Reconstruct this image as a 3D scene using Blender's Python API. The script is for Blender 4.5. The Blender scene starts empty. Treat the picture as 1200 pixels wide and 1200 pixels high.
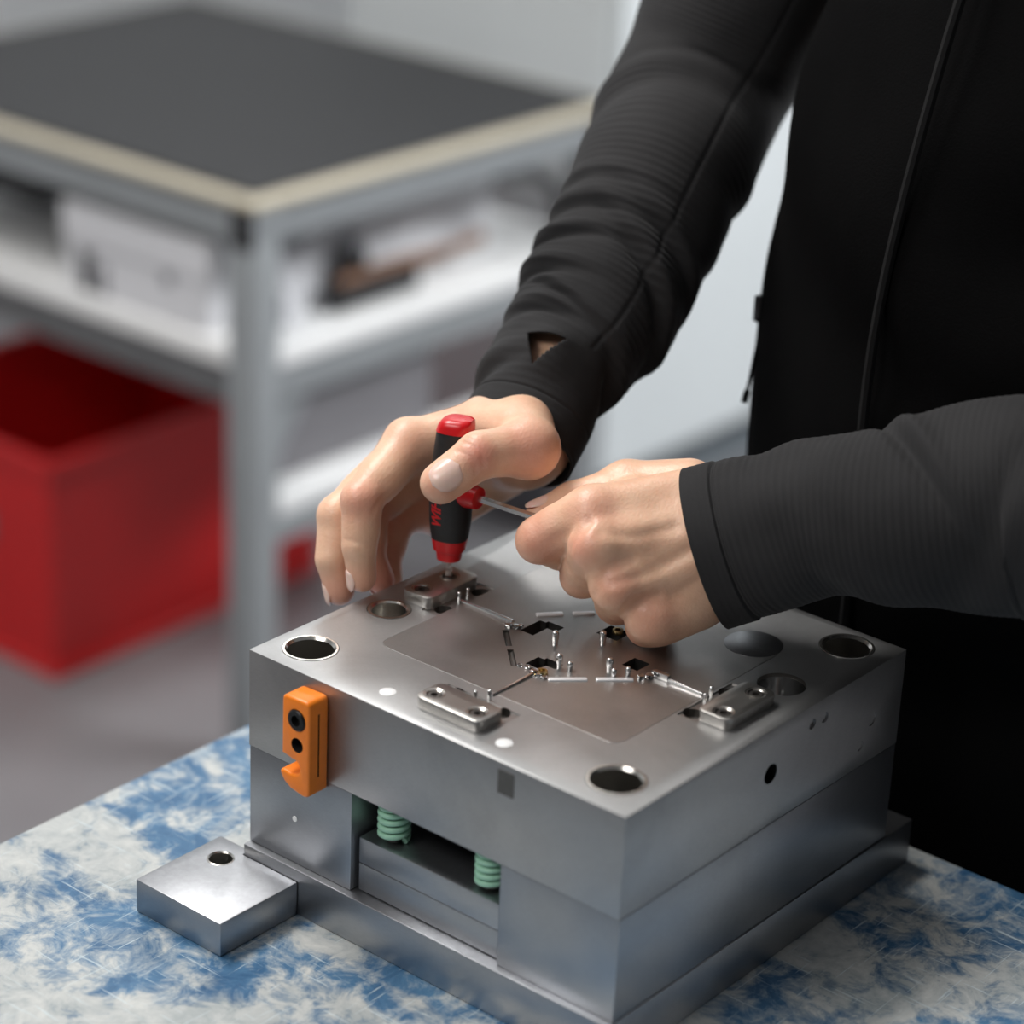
import bpy, bmesh, math, random
import numpy as np
from mathutils import Vector, Matrix, noise

SC = bpy.context.scene
COL = SC.collection
random.seed(7)

# ------------------------------------------------------------------ camera
cam_d = bpy.data.cameras.new('camera')
cam = bpy.data.objects.new('camera', cam_d); COL.objects.link(cam)
_R = Vector((0.76577903, 0.64178057, 0.04123315)); _U = Vector((-0.28530748, 0.28157138, 0.91614256)); _F = Vector((-0.57635243, 0.71332689, -0.39872626))
CAM = Vector((0.8532668, -0.84541092, 1.60286159))
cam.matrix_world = Matrix(((_R.x, _U.x, -_F.x, CAM.x), (_R.y, _U.y, -_F.y, CAM.y), (_R.z, _U.z, -_F.z, CAM.z), (0, 0, 0, 1)))
cam_d.lens = 90.9487; cam_d.sensor_width = 36; cam_d.sensor_height = 36
cam_d.clip_start = 0.05; cam_d.clip_end = 60
cam_d.dof.use_dof = True; cam_d.dof.focus_distance = 1.35; cam_d.dof.aperture_fstop = 3.6
SC.camera = cam

# ------------------------------------------------------------------ world, lights, exposure
SC.view_settings.view_transform = 'Standard'
SC.view_settings.look = 'None'
SC.view_settings.gamma = 1.0
SC.view_settings.use_curve_mapping = False
SC.view_settings.exposure = 0.0
W = bpy.data.worlds.new('world'); SC.world = W; W.use_nodes = True
W.node_tree.nodes['Background'].inputs[0].default_value = (0.75, 0.8, 0.85, 1)
W.node_tree.nodes['Background'].inputs[1].default_value = 0.25

def area(name, loc, target, sx, sy, power, col=(1, 1, 1)):
    d = bpy.data.lights.new(name, 'AREA'); d.shape = 'RECTANGLE'; d.size = sx; d.size_y = sy
    d.energy = power; d.color = col
    o = bpy.data.objects.new(name, d); COL.objects.link(o); o.location = loc
    o.rotation_euler = (Vector(target) - Vector(loc)).to_track_quat('-Z', 'Y').to_euler()
    return o
area('ceiling_lamp', (-0.95, 0.05, 2.75), (-0.3, 0.1, 0), 1.2, 0.5, 46, (1, 0.98, 0.95))
area('ceiling_lamp', (1.0, 2.7, 2.7), (-1.2, 1.7, 0.4), 1.4, 0.7, 108, (0.97, 0.99, 1))  # added light, no such fixture seen, aimed to brighten the trolley shelves
area('ceiling_lamp', (-2.1, 2.6, 2.9), (-2.1, 2.6, 0), 1.2, 0.6, 15, (1, 0.99, 0.97))  # added light that gives the block top a soft highlight
area('ceiling_lamp', (-0.3, -1.7, 2.75), (-0.1, -0.6, 0.5), 1.2, 0.6, 24, (1, 0.98, 0.95))  # added fill light for the hands, from the camera side

# ------------------------------------------------------------------ helpers: materials
def srgb(r, g, b):
    f = lambda c: (c / 255 / 12.92) if c / 255 <= 0.04045 else ((c / 255 + 0.055) / 1.055) ** 2.4
    return (f(r), f(g), f(b), 1)

class NT:
    def __init__(s, name):
        s.m = bpy.data.materials.new(name); s.m.use_nodes = True
        s.t = s.m.node_tree; s.n = s.t.nodes; s.b = s.n['Principled BSDF']
    def add(s, typ, **kw):
        nd = s.n.new(typ)
        for k, v in kw.items():
            if k.startswith('i_'):
                key = k[2:]; key = int(key) if key.isdigit() else key.replace('_', ' ')
                nd.inputs[key].default_value = v
            else: setattr(nd, k, v)
        return nd
    def link(s, a, b): s.t.links.new(a, b)
    def coord(s, scale=(1, 1, 1), rot=(0, 0, 0), out='Object'):
        c = s.add('ShaderNodeTexCoord'); m = s.add('ShaderNodeMapping')
        m.inputs['Scale'].default_value = scale; m.inputs['Rotation'].default_value = rot
        s.link(c.outputs[out], m.inputs['Vector']); return m.outputs['Vector']
    def noise(s, vec, scale, detail=4, rough=0.55, dist=0):
        n = s.add('ShaderNodeTexNoise'); n.inputs['Scale'].default_value = scale
        n.inputs['Detail'].default_value = detail; n.inputs['Roughness'].default_value = rough
        n.inputs['Distortion'].default_value = dist
        if vec is not None: s.link(vec, n.inputs['Vector'])
        return n.outputs['Fac']
    def ramp(s, fac, stops):
        r = s.add('ShaderNodeValToRGB'); e = r.color_ramp.elements
        while len(e) < len(stops): e.new(0.5)
        for el, (p, c) in zip(e, stops):
            el.position = p; el.color = c if len(c) == 4 else (*c, 1)
        s.link(fac, r.inputs['Fac']); return r.outputs['Color']
    def mix(s, fac, a, b, mode='MIX'):
        m = s.add('ShaderNodeMix', data_type='RGBA', blend_type=mode)
        for sock, v in ((m.inputs[0], fac), (m.inputs[6], a), (m.inputs[7], b)):
            if hasattr(v, 'is_output'): s.link(v, sock)
            else: sock.default_value = v
        return m.outputs[2]
    def bump(s, h, strength=0.2, dist=0.001):
        b = s.add('ShaderNodeBump'); b.inputs['Strength'].default_value = strength; b.inputs['Distance'].default_value = dist
        s.link(h, b.inputs['Height']); s.link(b.outputs['Normal'], s.b.inputs['Normal'])
    def set(s, **kw):
        for k, v in kw.items():
            sock = s.b.inputs[k.replace('_', ' ')]
            if hasattr(v, 'is_output'): s.link(v, sock)
            else: sock.default_value = v
        return s

def plain(name, col, rough=0.5, metal=0.0, var=0.12, scale=40, bump=0.0, **kw):
    t = NT(name); v = t.coord()
    n = t.noise(v, scale)
    c0 = tuple(c * (1 - var) for c in col[:3]) + (1,); c1 = tuple(min(1, c * (1 + var)) for c in col[:3]) + (1,)
    t.set(Base_Color=t.ramp(n, [(0.3, c0), (0.7, c1)]), Roughness=rough, Metallic=metal, **kw)
    if bump: t.bump(t.noise(v, scale * 6), bump, 0.001)
    return t.m

def steel(name, base, rough, stretch=(1, 1, 1), stain=0.25, tint=(1, 1, 1), streak=300, stainscale=14):
    t = NT(name); v = t.coord(); vs = t.coord(scale=stretch)
    n1 = t.noise(v, stainscale, 5, 0.6, 0.6); n2 = t.noise(vs, streak, 3, 0.6); n3 = t.noise(v, 4, 3)
    c = lambda k: (base * k * tint[0], base * k * tint[1], base * k * tint[2], 1)
    base_c = t.ramp(n1, [(0.3, c(1 - stain)), (0.55, c(1.0)), (0.8, c(1 + stain * 0.5))])
    col = t.mix(0.35, base_c, t.ramp(n2, [(0.3, c(0.8)), (0.7, c(1.15))]))
    rr = t.ramp(n3, [(0.3, (rough * 0.85,) * 3), (0.7, (rough * 1.2,) * 3)])
    t.set(Base_Color=col, Metallic=1.0, Roughness=rr)
    t.bump(n2, 0.05, 0.0005)
    return t.m

M = {}
M['steel_top'] = steel('steel_ground', 0.50, 0.40, (1, 12, 1), 0.22)
M['steel_side_shade'] = steel('steel_shaded_side', 0.42, 0.42, (1, 1, 8), 0.22, (1.02, 0.99, 0.98))  # same steel with a darker base: shade of the side faces put into the colour
M['steel_core'] = steel('steel_core', 0.47, 0.36, (14, 1, 1), 0.22, (1.02, 0.99, 0.97))
M['steel_rail'] = steel('steel_rail', 0.40, 0.36, (1, 1, 12), 0.2, (0.97, 0.99, 1.04))
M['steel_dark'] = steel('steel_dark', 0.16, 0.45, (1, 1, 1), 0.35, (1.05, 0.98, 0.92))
M['steel_lock'] = steel('steel_lock', 0.52, 0.34, (10, 1, 1), 0.2, (1.04, 1.0, 0.95))
M['polished'] = steel('steel_polished', 0.72, 0.14, (1, 1, 1), 0.1)
M['chrome'] = steel('steel_bright', 0.75, 0.2, (1, 1, 1), 0.08)
M['bush'] = steel('bush_ring', 0.62, 0.24, (1, 1, 1), 0.15, (1.03, 1.0, 0.94))
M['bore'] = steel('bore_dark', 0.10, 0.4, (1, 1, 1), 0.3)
M['screw_black'] = plain('screw_black', (0.022, 0.021, 0.022), 0.38, 0.6, 0.3)
M['black'] = plain('black_recess', (0.012, 0.012, 0.013), 0.6)
M['brass'] = steel('brass', 0.55, 0.28, (1, 1, 1), 0.15, (1.2, 0.9, 0.42))
M['white_plug'] = plain('white_plug', (0.85, 0.85, 0.85), 0.4, 0, 0.03)
M['orange'] = plain('orange_paint', srgb(248, 132, 28), 0.34, 0, 0.06, 90, 0.03)
M['runner'] = plain('runner_glint_white', (0.8, 0.8, 0.82), 0.3, 0.45, 0.05, 100)  # whitish base colour stands in for bright reflections along the runners
M['mint'] = plain('mint_spring_paint', srgb(160, 208, 182), 0.4, 0, 0.08, 60)
M['red_plastic'] = plain('red_plastic', srgb(200, 18, 26), 0.3, 0, 0.06, 60, 0.02)
M['grip'] = plain('black_grip_rubber', (0.012, 0.012, 0.013), 0.55, 0, 0.2, 300, 0.12)
M['red_print'] = plain('red_print', srgb(190, 24, 28), 0.5, 0, 0.05)
M['alu'] = plain('grey_aluminium', srgb(158, 162, 165), 0.42, 0.35, 0.04, 6)
M['white_board'] = plain('white_shelf_board', srgb(238, 238, 238), 0.5, 0, 0.02, 8)
M['grey_rail'] = plain('grey_shelf_rail', srgb(104, 104, 106), 0.5, 0.2, 0.05, 8)
M['mat'] = plain('black_rubber_mat', (0.016, 0.016, 0.018), 0.6, 0, 0.2, 60)
M['edge_beige'] = plain('beige_edging', srgb(186, 178, 160), 0.5, 0, 0.05, 10)
M['red_bin'] = plain('red_bin_plastic', srgb(196, 24, 26), 0.42, 0, 0.07, 6)
M['carton'] = plain('white_carton', srgb(214, 214, 218), 0.6, 0, 0.03, 9)
M['print_black'] = plain('print_black', (0.02, 0.02, 0.022), 0.6)
M['print_grey'] = plain('print_grey', srgb(120, 120, 126), 0.6)
M['plain_grey'] = plain('plain_grey_surface', srgb(122, 120, 124), 0.5, 0, 0.06, 8)
M['brown'] = plain('brown_wood', srgb(116, 78, 52), 0.5, 0, 0.25, 30)
M['cabinet'] = plain('light_grey_cabinet', srgb(214, 219, 221), 0.45, 0, 0.02, 4)
M['plinth'] = plain('grey_plinth', srgb(120, 128, 134), 0.6, 0, 0.05, 6)
M['wall'] = plain('white_wall_paint', srgb(226, 228, 230), 0.7, 0, 0.02, 3)
M['wall_grey'] = plain('dark_grey_wall_paint', srgb(126, 126, 127), 0.7, 0, 0.03, 3)
M['ceiling'] = plain('ceiling_paint', srgb(228, 228, 228), 0.8, 0, 0.02, 3)
M['zip_metal'] = plain('zip_metal', (0.10, 0.10, 0.11), 0.35, 0.8, 0.1)
M['bench_frame'] = plain('bench_frame_paint', srgb(92, 96, 102), 0.5, 0.2, 0.08, 12)

def floor_mat():
    t = NT('grey_resin_floor'); v = t.coord()
    n = t.noise(v, 3.0, 6, 0.6); n2 = t.noise(v, 260, 2)
    c = t.ramp(n, [(0.3, srgb(116, 115, 118)), (0.7, srgb(132, 131, 133))])
    t.set(Base_Color=t.mix(0.2, c, t.ramp(n2, [(0.35, srgb(96, 96, 99)), (0.65, srgb(148, 148, 150))])), Roughness=0.38)
    return t.m
M['floor'] = floor_mat()

def bench_mat():
    t = NT('scratched_blue_bench'); v = t.coord()
    big = t.noise(v, 9, 6, 0.62, 0.8)
    fine = t.noise(v, 46, 8, 0.7, 0.5)
    s1 = t.noise(t.coord(scale=(1, 22, 1), rot=(0, 0, 0.5)), 26, 3, 0.6)
    s2 = t.noise(t.coord(scale=(26, 1, 1), rot=(0, 0, 0.35)), 22, 3, 0.6)
    mth = t.add('ShaderNodeMath', operation='MULTIPLY_ADD'); t.link(fine, mth.inputs[0]); mth.inputs[1].default_value = 0.75; t.link(big, mth.inputs[2])
    patch = t.ramp(mth.outputs[0], [(0.77, (0, 0, 0)), (0.92, (1, 1, 1))])
    blue = t.ramp(fine, [(0.3, srgb(44, 84, 122)), (0.55, srgb(80, 122, 156)), (0.75, srgb(128, 156, 174))])
    bare = t.ramp(fine, [(0.3, srgb(128, 140, 144)), (0.5, srgb(172, 176, 176)), (0.75, srgb(206, 206, 202))])
    c = t.mix(patch, blue, bare)
    for sn in (s1, s2):
        lines = t.ramp(sn, [(0.63, (0, 0, 0)), (0.70, (0.75, 0.75, 0.75))])
        c = t.mix(lines, c, srgb(196, 208, 212))
    t.set(Base_Color=c, Roughness=0.42, Metallic=0.15)
    t.bump(fine, 0.15, 0.0006)
    return t.m
M['bench'] = bench_mat()

def skin_mat():
    t = NT('skin'); v = t.coord()
    at = t.add('ShaderNodeVertexColor'); at.layer_name = 'redness'
    n = t.noise(v, 60, 5, 0.6); n2 = t.noise(v, 900, 3)
    base = t.ramp(n, [(0.3, srgb(220, 173, 144)), (0.7, srgb(234, 193, 164))])
    c = t.mix(at.outputs['Color'], base, srgb(208, 124, 106))
    t.set(Base_Color=c, Roughness=0.42, Subsurface_Weight=0.18, Subsurface_Radius=(1.0, 0.35, 0.2), Subsurface_Scale=0.006)
    vor = t.add('ShaderNodeTexVoronoi'); vor.inputs['Scale'].default_value = 620; t.link(v, vor.inputs['Vector'])
    mm = t.add('ShaderNodeMath', operation='ADD'); t.link(vor.outputs['Distance'], mm.inputs[0]); t.link(n2, mm.inputs[1])
    t.bump(mm.outputs[0], 0.18, 0.0006)
    return t.m
M['skin'] = skin_mat()
M['nail'] = plain('nail', srgb(234, 196, 182), 0.25, 0, 0.04, 80, Subsurface_Weight=0.2, Subsurface_Scale=0.003)

def fleece(name, col, sheen, spec=0.2):
    t = NT(name); v = t.coord()
    n = t.noise(v, 700, 3, 0.6); n2 = t.noise(v, 14, 4)
    t.set(Base_Color=t.ramp(n2, [(0.3, (col * 0.8, col * 0.78, col * 0.82, 1)), (0.7, (col * 1.2, col * 1.17, col * 1.22, 1))]),
          Roughness=0.85, Sheen_Weight=sheen, Sheen_Roughness=0.4, Specular_IOR_Level=spec)
    t.bump(n, 0.25, 0.0008)
    return t.m
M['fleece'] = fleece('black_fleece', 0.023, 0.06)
M['fleece_shade'] = fleece('black_fleece_shade', 0.0035, 0.0, 0.03)  # same fleece made near black: the trunk's dimmer light put into its colour
M['seam'] = fleece('black_seam_thread', 0.008, 0.0)

# ------------------------------------------------------------------ helpers: meshes and objects
def finish(me, smooth=True, angle=35):
    if smooth:
        for p in me.polygons: p.use_smooth = True
        me.set_sharp_from_angle(angle=math.radians(angle))

def obj(name, bm, mat, parent=None, angle=35):
    me = bpy.data.meshes.new(name); bm.normal_update(); bm.to_mesh(me); bm.free()
    finish(me, True, angle)
    o = bpy.data.objects.new(name, me); COL.objects.link(o)
    for m in (mat if isinstance(mat, (list, tuple)) else [mat]): me.materials.append(m)
    if parent: o.parent = parent
    return o

def thing(name, label, cat, group=None):
    o = bpy.data.objects.new(name, None); COL.objects.link(o); o.empty_display_size = 0.05
    tag(o, label, cat, group); return o
def tag(o, label, cat=None, group=None):
    o['label'] = label
    if cat: o['category'] = cat
    if group: o['group'] = group
    return o
def struct(o): o['kind'] = 'structure'; return o

def box(bm, x0, x1, y0, y1, z0, z1, bev=0.0, seg=1):
    r = bmesh.ops.create_cube(bm, size=1.0, matrix=Matrix.Translation(((x0 + x1) / 2, (y0 + y1) / 2, (z0 + z1) / 2)) @ Matrix.Diagonal((x1 - x0, y1 - y0, z1 - z0, 1)))
    vs = r['verts']
    if bev:
        es = list({e for v in vs for e in v.link_edges})
        bmesh.ops.bevel(bm, geom=es, offset=bev, segments=seg, affect='EDGES', profile=0.5)
    return vs
def boxo(name, mat, parent, x0, x1, y0, y1, z0, z1, bev=0.0, seg=1):
    bm = bmesh.new(); box(bm, x0, x1, y0, y1, z0, z1, bev, seg); return obj(name, bm, mat, parent)

def lathe(bm, prof, c=(0, 0, 0), n=40, axis='z', close=True):
    """prof: list of (radius, height) revolved about an axis through c"""
    rings = []
    for r, h in prof:
        ring = []
        if r < 1e-7:
            ring = [bm.verts.new(_ax(0, 0, h, c, axis))] * n
        else:
            for i in range(n):
                a = 2 * math.pi * i / n
                ring.append(bm.verts.new(_ax(r * math.cos(a), r * math.sin(a), h, c, axis)))
        rings.append(ring)
    for A, B in zip(rings, rings[1:]):
        for i in range(n):
            j = (i + 1) % n
            q = []
            for v in (A[i], A[j], B[j], B[i]):
                if v not in q: q.append(v)
            if len(q) > 2: bm.faces.new(q)
def _ax(a, b, h, c, axis):
    if axis == 'z': p = (a, b, h)
    elif axis == 'y': p = (a, h, -b)
    else: p = (h, a, b)
    return (c[0] + p[0], c[1] + p[1], c[2] + p[2])
def latheo(name, mat, parent, prof, c=(0, 0, 0), n=40, axis='z'):
    bm = bmesh.new(); lathe(bm, prof, c, n, axis); bmesh.ops.recalc_face_normals(bm, faces=bm.faces); return obj(name, bm, mat, parent)

def prism(bm, poly, lo, hi, axis='z', bev=0.0, seg=2):
    """poly: 2-D outline; extruded lo..hi along axis ('z': xy outline, 'y': xz outline)"""
    mk = (lambda p, h: (p[0], p[1], h)) if axis == 'z' else (lambda p, h: (p[0], h, p[1]))
    a = [bm.verts.new(mk(p, lo)) for p in poly]; b = [bm.verts.new(mk(p, hi)) for p in poly]
    fs = [bm.faces.new(a), bm.faces.new(b)]
    n = len(poly)
    for i in range(n): fs.append(bm.faces.new((a[i], a[(i + 1) % n], b[(i + 1) % n], b[i])))
    bmesh.ops.recalc_face_normals(bm, faces=fs)
    if bev:
        es = [e for f in fs[:2] for e in f.edges]
        bmesh.ops.bevel(bm, geom=list(set(es)), offset=bev, segments=seg, affect='EDGES', profile=0.5)

def arc(cx, cy, r, a0, a1, n):
    return [(cx + r * math.cos(math.radians(a0 + (a1 - a0) * i / n)), cy + r * math.sin(math.radians(a0 + (a1 - a0) * i / n))) for i in range(n + 1)]

def rrect(x0, x1, y0, y1, r, n=5):
    return arc(x1 - r, y0 + r, r, -90, 0, n) + arc(x1 - r, y1 - r, r, 0, 90, n) + arc(x0 + r, y1 - r, r, 90, 180, n) + arc(x0 + r, y0 + r, r, 180, 270, n)

def catmull(pts, n):
    pts = [np.array(p, float) for p in pts]
    P = [2 * pts[0] - pts[1]] + pts + [2 * pts[-1] - pts[-2]]
    seg = len(pts) - 1; out = []
    for k in range(n):
        t = k / (n - 1) * seg; i = min(int(t), seg - 1); f = t - i
        a, b, c, d = P[i], P[i + 1], P[i + 2], P[i + 3]
        out.append(0.5 * (2 * b + (c - a) * f + (2 * a - 5 * b + 4 * c - d) * f * f + (3 * b - a - 3 * c + d) * f ** 3))
    return np.array(out)

def tube(bm, pts, r, n=10, rf=None, cap=True):
    pts = [Vector(p) for p in pts]; m = len(pts); rings = []
    up = Vector((0, 0, 1))
    t0 = (pts[1] - pts[0]).normalized()
    if abs(t0.dot(up)) > 0.9: up = Vector((1, 0, 0))
    nrm = (up - t0 * up.dot(t0)).normalized()
    for i, p in enumerate(pts):
        t = (pts[min(i + 1, m - 1)] - pts[max(i - 1, 0)]).normalized()
        nrm = (nrm - t * nrm.dot(t)).normalized(); b = t.cross(nrm)
        rr = rf(i / (m - 1)) if rf else r
        rings.append([bm.verts.new(p + (nrm * math.cos(2 * math.pi * k / n) + b * math.sin(2 * math.pi * k / n)) * rr) for k in range(n)])
    for A, B in zip(rings, rings[1:]):
        for k in range(n): bm.faces.new((A[k], A[(k + 1) % n], B[(k + 1) % n], B[k]))
    if cap:
        bm.faces.new(rings[0][::-1]); bm.faces.new(rings[-1])
def tubeo(name, mat, parent, pts, r, n=10, rf=None):
    bm = bmesh.new(); tube(bm, pts, r, n, rf); return obj(name, bm, mat, parent, 60)

def boolean(o, cutters):
    """cut each cutter bmesh (with its own material) out of o"""
    tmp = []
    for cb, mat in cutters:
        bmesh.ops.recalc_face_normals(cb, faces=cb.faces)
        me = bpy.data.meshes.new('cut'); cb.to_mesh(me); cb.free(); me.materials.append(mat)
        c = bpy.data.objects.new('cut', me); COL.objects.link(c); tmp.append(c)
        m = o.modifiers.new('cut', 'BOOLEAN'); m.operation = 'DIFFERENCE'; m.object = c; m.solver = 'EXACT'; m.material_mode = 'TRANSFER'
    dg = bpy.context.evaluated_depsgraph_get(); dg.update()
    me = bpy.data.meshes.new_from_object(o.evaluated_get(dg), preserve_all_data_layers=True, depsgraph=dg)
    o.modifiers.clear(); o.data = me
    for c in tmp:
        d = c.data; bpy.data.objects.remove(c); bpy.data.meshes.remove(d)
    finish(me, True, 30)
def cyl(x, y, z0, z1, r, n=40):
    bm = bmesh.new(); lathe(bm, [(0, z0), (r, z0), (r, z1), (0, z1)], (x, y, 0), n); return bm
def cbox(x0, x1, y0, y1, z0, z1):
    bm = bmesh.new(); box(bm, x0, x1, y0, y1, z0, z1); return bm
def cpipe(a, b, r, n=12):
    bm = bmesh.new(); tube(bm, [a, b], r, n); return bm

RH = {k: np.array(v) for k, v in dict(wi=(0.0215, 0.1893, 1.0823), wm=(0.0145, 0.1984, 1.0711), wr=(0.0079, 0.2027, 1.0583), wp=(0.0035, 0.2042, 1.0472), hy0=(0.0028, 0.1979, 1.0420), hy1=(-0.0208, 0.1712, 1.0182), im=(-0.0126, 0.1349, 1.0720), ip=(-0.0104, 0.0949, 1.0524), idd=(-0.0049, 0.0876, 1.0289), it=(-0.0014, 0.0864, 1.0117), mm=(-0.0271, 0.1472, 1.0597), mp=(-0.0316, 0.0991, 1.0355), md=(-0.0256, 0.0892, 1.0140), mt=(-0.0191, 0.0880, 0.9976), rm=(-0.0309, 0.1592, 1.0417), rp=(-0.0317, 0.1232, 1.0285), rd=(-0.0212, 0.1131, 1.0103), rt=(-0.0121, 0.1134, 0.9977), pm=(-0.0297, 0.1702, 1.0220), pp=(-0.0318, 0.1469, 1.0160), pd=(-0.0255, 0.1327, 1.0015), pt=(-0.0181, 0.1278, 0.9920), tc=(0.0363, 0.1713, 1.0864), tm=(0.0586, 0.1501, 1.0865), ti=(0.0478, 0.1222, 1.0874), tt=(0.0378, 0.1037, 1.0738), web0=(0.0381, 0.1602, 1.0891), web1=(0.0163, 0.1620, 1.0838)).items()}
LH = {k: np.array(v) for k, v in dict(wi=(0.1453, 0.1827, 1.0747), wm=(0.1540, 0.1742, 1.0645), wr=(0.1598, 0.1698, 1.0482), wp=(0.1626, 0.1695, 1.0311), hy0=(0.1637, 0.1672, 1.0254), hy1=(0.1536, 0.1480, 1.0182), im=(0.1106, 0.1408, 1.0675), ip=(0.0877, 0.1266, 1.0501), idd=(0.0863, 0.1471, 1.0362), it=(0.0727, 0.1533, 1.0418), mm=(0.1231, 0.1295, 1.0566), mp=(0.1041, 0.1436, 1.0292), md=(0.1020, 0.1683, 1.0213), mt=(0.1076, 0.1735, 1.0326), rm=(0.1362, 0.1301, 1.0389), rp=(0.1220, 0.1511, 1.0167), rd=(0.1212, 0.1688, 1.0145), rt=(0.1214, 0.1766, 1.0230), pm=(0.1512, 0.1412, 1.0221), pp=(0.1446, 0.1472, 1.0123), pd=(0.1388, 0.1699, 1.0110), pt=(0.1398, 0.1759, 1.0203), tc=(0.1310, 0.1973, 1.0713), tm=(0.1004, 0.1834, 1.0656), ti=(0.0823, 0.1606, 1.0585), tt=(0.0751, 0.1438, 1.0540), web0=(0.1146, 0.1721, 1.0675), web1=(0.0996, 0.1517, 1.0602)).items()}
ARM = {k: np.array(v) for k, v in dict(rw=(0.0209, 0.1894, 1.0709), re=(-0.0300, 0.4186, 1.2286), lw=(0.1592, 0.1775, 1.0529), le=(0.3819, 0.2614, 1.1294)).items()}
RSLEEVE = [(0.0235, 0.1806, 1.0665), (0.0193, 0.1959, 1.0773), (0.0130, 0.2225, 1.0964), (0.0078, 0.2735, 1.1274), (-0.0069, 0.3400, 1.1800), (-0.0300, 0.4186, 1.2286)]
LSLEEVE = [(0.1599, 0.1751, 1.0525), (0.1740, 0.1835, 1.0596), (0.1873, 0.1897, 1.0667), (0.2126, 0.2013, 1.0783), (0.2558, 0.2159, 1.0897), (0.3064, 0.2354, 1.1041), (0.3821, 0.2612, 1.1286)]
RCREASE = [([(0.0448, 0.1101, 1.0977), (0.0497, 0.1133, 1.0963), (0.0544, 0.1149, 1.0924), (0.0575, 0.1143, 1.0868)], 0.0007, 0.0011), ([(0.0467, 0.1126, 1.0995), (0.0517, 0.1157, 1.0977), (0.0567, 0.1171, 1.0930)], 0.0004, 0.0010), ([(0.0450, 0.1053, 1.0939), (0.0499, 0.1085, 1.0925), (0.0547, 0.1100, 1.0882), (0.0569, 0.1091, 1.0833)], 0.0004, 0.0009), ([(0.0023, 0.0900, 1.0504), (0.0035, 0.0945, 1.0568), (0.0056, 0.0982, 1.0603)], 0.0006, 0.0012), ([(-0.0056, 0.0770, 1.0360), (0.0065, 0.0853, 1.0333)], 0.0004, 0.0010)]
LCREASE = [([(0.1291, 0.1243, 1.0688), (0.1432, 0.1347, 1.0672), (0.1570, 0.1486, 1.0720)], 0.0014, 0.0040), ([(0.1399, 0.1197, 1.0451), (0.1537, 0.1335, 1.0499), (0.1664, 0.1503, 1.0615)], 0.0016, 0.0042), ([(0.1047, 0.1170, 1.0586), (0.1109, 0.1245, 1.0630), (0.1157, 0.1308, 1.0674)], 0.0008, 0.0030), ([(0.1172, 0.1124, 1.0448), (0.1146, 0.1175, 1.0577), (0.1185, 0.1272, 1.0694)], 0.0010, 0.0022), ([(0.1311, 0.1184, 1.0353), (0.1313, 0.1243, 1.0455), (0.1406, 0.1359, 1.0530)], 0.0010, 0.0028), ([(0.1460, 0.1233, 1.0226), (0.1461, 0.1275, 1.0300), (0.1561, 0.1391, 1.0362)], 0.0008, 0.0025), ([(0.1631, 0.1445, 1.0358), (0.1730, 0.1592, 1.0478)], 0.0008, 0.0035)]
ZIP = [(0.0554, 0.3635, 1.1192), (0.0582, 0.3600, 1.1091), (0.0607, 0.3590, 1.1037), (0.0631, 0.3517, 1.0871), (0.0648, 0.3458, 1.0741), (0.0659, 0.3405, 1.0630)]

# ------------------------------------------------------------------ the room
def room():
    struct(boxo('floor', M['floor'], None, -3.2, 3.0, -3.0, 4.6, -0.05, 0.0))
    struct(boxo('wall_left', M['wall'], None, -3.3, -3.2, -3.0, 4.6, 0.0, 3.0))
    struct(boxo('wall_back', M['wall'], None, -3.3, 3.0, 4.6, 4.7, 0.0, 3.0))
    struct(boxo('wall_right', M['wall_grey'], None, 3.0, 3.1, -3.0, 4.7, 0.0, 3.0))
    struct(boxo('wall_front', M['wall_grey'], None, -3.3, 3.1, -3.1, -3.0, 0.0, 3.0))
    struct(boxo('ceiling', M['ceiling'], None, -3.3, 3.1, -3.1, 4.7, 3.0, 3.1))
room()

# ------------------------------------------------------------------ workbench the mould stands on
BZ = 0.859
def workbench():
    t = thing('workbench', 'workbench with a scratched blue and bare metal top, under the steel mould block', 'workbench')
    x0, x1, y0, y1 = -0.129, 1.35, -0.62, 0.286
    bm = bmesh.new(); box(bm, x0, x1, y0, y1, BZ - 0.030, BZ, 0.0025, 2); obj('worktop', bm, M['bench'], t)
    e = boxo('edge_strip', M['bench_frame'], t, x0 + 0.004, x0 + 0.010, y0 + 0.01, y1 - 0.01, BZ - 0.075, BZ - 0.030)
    boxo('apron', M['bench_frame'], t, x0 + 0.04, x1 - 0.04, y0 + 0.04, y1 - 0.05, BZ - 0.11, BZ - 0.030)
    for x in (x0 + 0.07, x1 - 0.07):
        for y in (y0 + 0.07, y1 - 0.08):
            l = boxo('leg', M['bench_frame'], t, x - 0.03, x + 0.03, y - 0.03, y + 0.03, 0.012, BZ - 0.11, 0.004)
            latheo('foot', M['mat'], l, [(0, 0), (0.032, 0), (0.032, 0.008), (0.02, 0.0125), (0, 0.0125)], (x, y, 0), 20)
workbench()

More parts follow.
